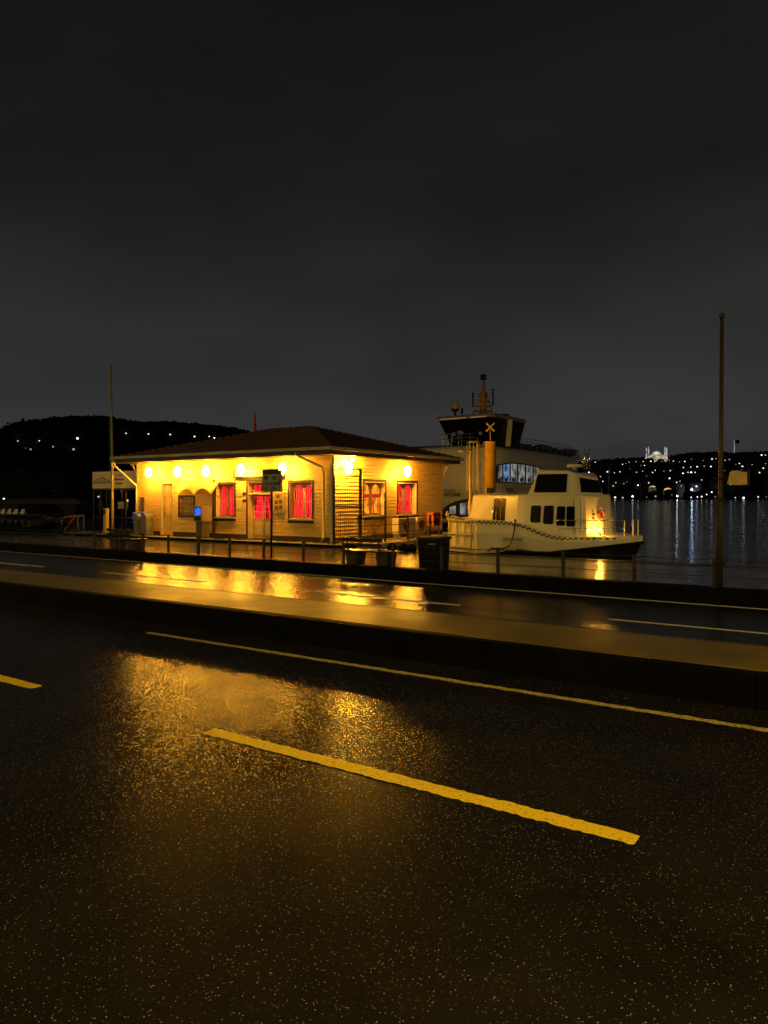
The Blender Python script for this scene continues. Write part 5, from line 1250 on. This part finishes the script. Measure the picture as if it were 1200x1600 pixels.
# mosque on the ridge
Ym = 1440; s_ = Ym/F; c_ = PD(1029.5, 718.2, Ym); t = thing('mosque', 'floodlit domed mosque with striped minarets on the far ridge', 'mosque', (c_.x, c_.y, c_.z))
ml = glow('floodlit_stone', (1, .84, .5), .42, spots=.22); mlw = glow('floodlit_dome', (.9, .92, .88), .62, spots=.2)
def cxp(dx, dy=0, dz=0): return Vector((c_.x, c_.y, c_.z))+Vector((CS*dx-SN*dy, SN*dx+CS*dy, dz))
mb = MB()
for x0_, x1_, z1_, d_ in ((-16, 16, 5.5, 0), (-10.5, 11.5, 8.5, 2), (-7, 8, 11, 4)):
    mb.loft([[cxp(x0_*s_*.85, d_, z), cxp(x1_*s_*.85, d_, z), cxp(x1_*s_*.85, 30-d_, z), cxp(x0_*s_*.85, 30-d_, z)] for z in (-4, z1_*s_*.8)])
mb.build('walls', ml, t)
mb = MB(); dcz = 8.8*s_; R_ = 6.3*s_
rings = [[cxp(.4*s_+R_*math.cos(a)*math.cos(2*PI*i/20), 15+R_*math.cos(a)*math.sin(2*PI*i/20), dcz+R_*.85*math.sin(a)) for i in range(20)] for a in [PI/2*k/6 for k in range(7)]]
mb.loft(rings, smooth=True); mb.build('dome', mlw, t)
mb = MB()
for dx_ in (-7.5, 8.3, -12.5, 13): 
    R2 = 2.6*s_; rings = [[cxp(dx_*s_*.8+R2*math.cos(a)*math.cos(2*PI*i/12), 8+R2*math.cos(a)*math.sin(2*PI*i/12), 5.0*s_+R2*math.sin(a)) for i in range(12)] for a in [PI/2*k/4 for k in range(5)]]; mb.loft(rings, smooth=True)
mb.build('small_domes', ml, t)
for dx_ in (-16.5, -13.2, 12.4, 15.2):
    mb = MB(); mb.cur = 0; top = 21*s_*(1 if abs(dx_) < 14 else .93)
    mb.tube([cxp(dx_*s_, 10, -2), cxp(dx_*s_, 10, top*.9), cxp(dx_*s_, 10, top)], [.8*s_, .7*s_, .1*s_], n=8)
    for f_ in (.45, .62, .8): mb.tube([cxp(dx_*s_, 10, top*f_), cxp(dx_*s_, 10, top*(f_+.045))], .95*s_, n=8)
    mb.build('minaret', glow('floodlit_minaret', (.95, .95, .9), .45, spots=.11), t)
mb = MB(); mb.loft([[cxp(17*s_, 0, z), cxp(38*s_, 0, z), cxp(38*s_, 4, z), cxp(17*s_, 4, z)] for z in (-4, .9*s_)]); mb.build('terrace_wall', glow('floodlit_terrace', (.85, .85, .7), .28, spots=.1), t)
# giant lit flagpole on the far ridge
q = PD(1147.5, 713, 1495); t = thing('giant_flagpole', 'very tall lit flagpole with a dark flag on the far ridge', 'flagpole', q)
zt = PD(1147, 687, 1495).z
mb = MB(); mb.tube([(q.x, q.y, q.z-5), (q.x, q.y, zt)], [1.35, .55], n=10); mb.build('pole', glow('lit_pole', (.7, .78, .95), .30), t)
mb = MB(); n = 14; rr_ = []
for i in range(n+1):
    s2 = i/n; off = ex*(10.5*s2)+Vector((-SN, CS, 0))*(1.2*math.sin(s2*7)); base = Vector((q.x, q.y, zt-.5))+off; rr_.append([base, base+Vector((0, 0, -7-1.2*s2)), base+Vector((0, .25, -7-1.2*s2)), base+Vector((0, .25, 0))])
mb.loft(rr_, smooth=True); mb.build('flag', mat('dark_flag_cloth', (.05, .01, .01), .9), t)

# ================================================================== FAR END OF THE QUAY
# row of parked scooters
sc_b = mat('scooter_body', (.04, .035, .035), .25, var=.2); sc_w = mat('scooter_screen', (.7, .7, .7), .3)
def scooter(p, label, colr):
    t = thing('parked_scooter', label, 'scooter', p, 'scooters parked in a row at the far end of the quay')
    x, y, z = p
    for dy in (-.62, .62):
        mb = MB(); mb.lathe((x-.05, y+dy, z+.25), [(.05, 0), (.25, 0), (.25, .1), (.05, .1)], 14, axis='x'); mb.build('wheel', rubber, t)
    mb = MB(); mb.loft([[(x-.14, y-.1, z+.25), (x+.14, y-.1, z+.25), (x+.14, y+.75, z+.35), (x-.14, y+.75, z+.35)], [(x-.16, y-.05, z+.62), (x+.16, y-.05, z+.62), (x+.12, y+.85, z+.72), (x-.12, y+.85, z+.72)]]); mb.box((x-.17, y-.45, z+.25), (x+.17, y-.05, z+.33)); mb.build('body', colr, t, bevel=.03)
    mb = MB(); mb.box((x-.15, y-.05, z+.73), (x+.15, y+.7, z+.83)); mb.build('seat', rubber, t, bevel=.04)
    mb = MB(); mb.loft([[(x-.19, y-.44, z+.95), (x+.19, y-.44, z+.95), (x+.17, y-.38, z+.95), (x-.17, y-.38, z+.95)], [(x-.13, y-.34, z+1.22), (x+.13, y-.34, z+1.22), (x+.12, y-.30, z+1.22), (x-.12, y-.30, z+1.22)]]); mb.build('windscreen', sc_w, t, bevel=.01)  # pale screen whose colour stands in for the bright highlights on the row
    mb = MB(); mb.tube([(x-.32, y-.3, z+1.02), (x, y-.38, z+1.0), (x+.32, y-.3, z+1.02)], .02, n=6); mb.build('handlebar', steel, t)
for i, px in enumerate((4, 15, 25, 35, 46)):
    q = PG(px, 829+i*.4, Z_PL); scooter((q.x, q.y, Z_PL), ['outermost dark scooter with a pale shield in the parked row', 'second dark scooter from the outer end of the row', 'middle dark scooter of the parked row', 'fourth dark scooter of the row with a dim shield', 'dark scooter closest to the gangway in the parked row'][i], sc_b)
# parked car beyond the railing
def car(p, label, m):
    t = thing('parked_car', label, 'car', p, 'dark cars parked beyond the quay'); x, y, z = p
    def sec(xx, w_, zs): return [(xx, y-w_, z+zs[0]), (xx, y+w_, z+zs[0]), (xx, y+w_*.98, z+zs[1]), (xx, y+w_*.75, z+zs[2]), (xx, y-w_*.75, z+zs[2]), (xx, y-w_*.98, z+zs[1])]
    mb = MB(); mb.loft([sec(x-2.1, .7, (.35, .55, .72)), sec(x-1.9, .85, (.25, .7, .86)), sec(x-1.0, .88, (.22, .8, .95)), sec(x+1.2, .88, (.22, .82, .98)), sec(x+1.9, .85, (.25, .75, .92)), sec(x+2.1, .72, (.35, .6, .7))]); mb.build('body', m, t, bevel=.05)
    mb = MB(); mb.loft([sec(x-1.15, .74, (.9, .91, .95)), sec(x-.5, .72, (.9, 1.2, 1.42)), sec(x+.8, .72, (.9, 1.22, 1.44)), sec(x+1.6, .74, (.9, .93, .97))]); mb.build('glasshouse', dark_glass, t)
    for dx_ in (-1.3, 1.35):
        for dy in (-.88, .7):
            mb = MB(); mb.lathe((x+dx_, y+dy, z+.32), [(.04, 0), (.2, .0), (.32, .02), (.32, .18), (.04, .2)], 16, axis='y'); mb.build('wheel', rubber, t)
    for dy in (-.6, .6):
        mb = MB(); mb.box((x+2.02, y+dy-.12, z+.62), (x+2.11, y+dy+.12, z+.74)); mb.build('headlight', steel, t)
carm = mat('dark_car_paint', (.05, .03, .028), .2, coat=.6)
q = PG(62, 826, Z_PL); car((q.x, q.y, Z_PL), 'dark car parked behind the row of scooters', carm)
q = PG(15, 822, Z_PL); car((q.x-1, q.y+2, Z_PL), 'dark grey car parked farthest along the quay', mat('grey_car_paint', (.07, .07, .07), .25, coat=.5))
# low quay hut with arched opening
q = PD(38, 800, 56); t = thing('quay_hut', 'low dark hut with a pale roof edge beyond the scooters', 'hut', (q.x, q.y, .15))
mb = MB(); mb.box((q.x-4, q.y-2, .15), (q.x+3.5, q.y+2, 1.5)); mb.build('wall', mat('hut_wall', (.05, .035, .028), .8), t)
mb = MB(); mb.loft([[(q.x-4.3, q.y-2.3, 1.5), (q.x+3.8, q.y-2.3, 1.5), (q.x+3.8, q.y+2.3, 1.5), (q.x-4.3, q.y+2.3, 1.5)], [(q.x-4.1, q.y-2, 1.66), (q.x+3.6, q.y-2, 1.66), (q.x+3.6, q.y+2, 1.9), (q.x-4.1, q.y+2, 1.9)]]); mb.build('roof', mat('hut_roof', (.10, .08, .07), .6), t)
mb = MB(); mb.box((q.x-1, q.y-2.05, .2), (q.x, q.y-2.003, 1.3)); mb.build('door', trim_dark, t)
# tree trunks and crowns standing at the shore end
def tree(px, Y, h, r_, label, seed):
    rnd = random.Random(seed); p = PD(px, 0, Y); t = thing('tree', label, 'tree', (p.x, p.y, .1), 'dark trees behind the quay')
    mb = MB(); mb.tube([(p.x, p.y, 0), (p.x+.1, p.y, h*.3), (p.x-.1, p.y+.1, h*.6), (p.x, p.y, h*.85)], [.22, .16, .11, .04], n=8)
    for k in range(7):
        a = rnd.uniform(0, 2*PI); z = h*rnd.uniform(.35, .6); mb.tube([(p.x, p.y, z), (p.x+math.cos(a)*r_*.4, p.y+math.sin(a)*r_*.4, z+h*.12), (p.x+math.cos(a)*r_*.8, p.y+math.sin(a)*r_*.8, z+h*.2)], [.08, .05, .02], n=5)
    mb.build('trunk', mat('bark', (.05, .035, .025), .9, bump=.5), t)
    mb = MB()
    for k in range(26):
        a = rnd.uniform(0, 2*PI); rr_ = r_*rnd.random()**.5; cz = h*rnd.uniform(.5, 1); cc = Vector((p.x+math.cos(a)*rr_, p.y+math.sin(a)*rr_, cz)); cr_ = rnd.uniform(.25, .5)*r_*.8
        for j in range(60):
            d_ = Vector((rnd.gauss(0, 1), rnd.gauss(0, 1), rnd.gauss(0, .8)))*cr_*.5; c2 = cc+d_; s2 = rnd.uniform(.07, .14); u_ = Vector((rnd.gauss(0, 1), rnd.gauss(0, 1), rnd.gauss(0, 1))).normalized()*s2; w2 = u_.cross(Vector((rnd.gauss(0, 1), rnd.gauss(0, 1), rnd.gauss(0, 1)))).normalized()*s2
            mb.add([c2+u_, c2+w2, c2-u_, c2-w2], [(0, 1, 2, 3)])
    mb.build('crown', leaf_near, t)
tree(20, 72, 4.2, 2.4, 'dark bushy tree behind the quay hut', 2)
tree(64, 80, 4.6, 2.6, 'dark bushy tree behind the parked car', 6)
# gangway ramp and pipe handrail beside the shelter
g0 = PG(104, 829, Z_PL); t = thing('gangway_ramp', 'short orange gangway ramp leaning beside the entrance shelter', 'gangway', (g0.x, g0.y, Z_PL))
top = PV(121, 807, g0.y+.1); mb = MB(); mb.bar(g0+Vector((0, 0, .05)), top, .32, .1); mb.build('ramp', mat('orange_ramp', (.5, .16, .06), .5, var=.2), t)
mb = MB(); ts = [PV(98, 810, g0.y-.2), PV(105, 807, g0.y-.1), PV(122, 806, g0.y), PV(131, 805.5, g0.y)]; mb.tube(ts, .05, n=6)
for p in ts[2:]: mb.tube([p, (p.x, p.y, Z_PL)], .04, n=6)
mb.build('handrail', mat('cream_rail', (.4, .3, .2), .5), t)
t = thing('pipe_barrier', 'pale pipe barrier frame beside the orange gangway ramp', 'barrier', PG(82, 830, Z_PL))
mb = MB(); gy = g0.y-.3; a, b = PV(81, 811, gy), PV(97, 811, gy); mb.tube([(a.x, gy, Z_PL), a, b, (b.x, gy, Z_PL)], .035, n=6); mb.build('frame', steel, t)
mb = MB(); mb.tube([(a.x, gy, Z_PL+.5), (b.x, gy, Z_PL+.5)], .025, n=6); mb.build('rail', steel, t)
q = PG(75, 826, Z_PL); mb = MB(); mb.box((q.x-.45, q.y-.3, Z_PL), (q.x+.35, q.y+.3, 1.35)); o = mb.build('cabinet', mat('brown_cabinet', (.10, .06, .04), .6), bevel=.02); tag(o, 'plain brown utility cabinet beside the pipe barrier', 'cabinet')

# ================================================================== STREET LAMPS (out of frame; the farthest and the quay one added as fill)
def street_lamp(x, y, hgt, reach, watts, label):
    t = thing('street_lamp', label, 'street lamp', (x, y, .14), 'street lamps along the near pavement')
    mb = MB(); mb.tube([(x, y, .14), (x, y, 1.2), (x, y, hgt-.6)], [.1, .085, .055], n=12); mb.build('pole', steel, t)
    mb = MB(); mb.tube([(x, y, hgt-.6), (x, y+reach*.25, hgt-.12), (x, y+reach, hgt)], .04, n=8); mb.build('arm', steel, t)
    mb = MB(); mb.loft([[(x-.12, y+reach-.15, hgt), (x+.12, y+reach-.15, hgt), (x+.12, y+reach+.45, hgt), (x-.12, y+reach+.45, hgt)], [(x-.07, y+reach-.1, hgt+.12), (x+.07, y+reach-.1, hgt+.12), (x+.07, y+reach+.4, hgt+.12), (x-.07, y+reach+.4, hgt+.12)]]); mb.build('head', steel, t)
    ld = bpy.data.lights.new('street_lamp_light', 'SPOT'); ld.energy = watts; ld.color = (1, .68, .15); ld.spot_size = math.radians(176); ld.spot_blend = .5; ld.shadow_soft_size = .12
    lo = bpy.data.objects.new('street_lamp_light', ld); COL.objects.link(lo); lo.parent = t; lo.location = (0, reach+.15, hgt-.14-.06); lo.rotation_euler = (math.radians(25), 0, 0)
street_lamp(2.5, -2.6, 8.0, 1.2, STREET_W, 'near street lamp on the pavement behind the camera')
street_lamp(-24, -2.6, 8.0, 1.2, STREET_W*.7, 'far street lamp along the near pavement')
street_lamp(-48, -2.6, 8.0, 1.2, STREET_W*.7, 'farthest street lamp along the near pavement')  # added out of frame to brighten the scooters, cars and hut
street_lamp(18, 18.6, 9.0, -1.2, STREET_W*2.4, 'street lamp on the quay out past the weathered pole')  # extra lamp outside the view, put in to brighten the ferry side
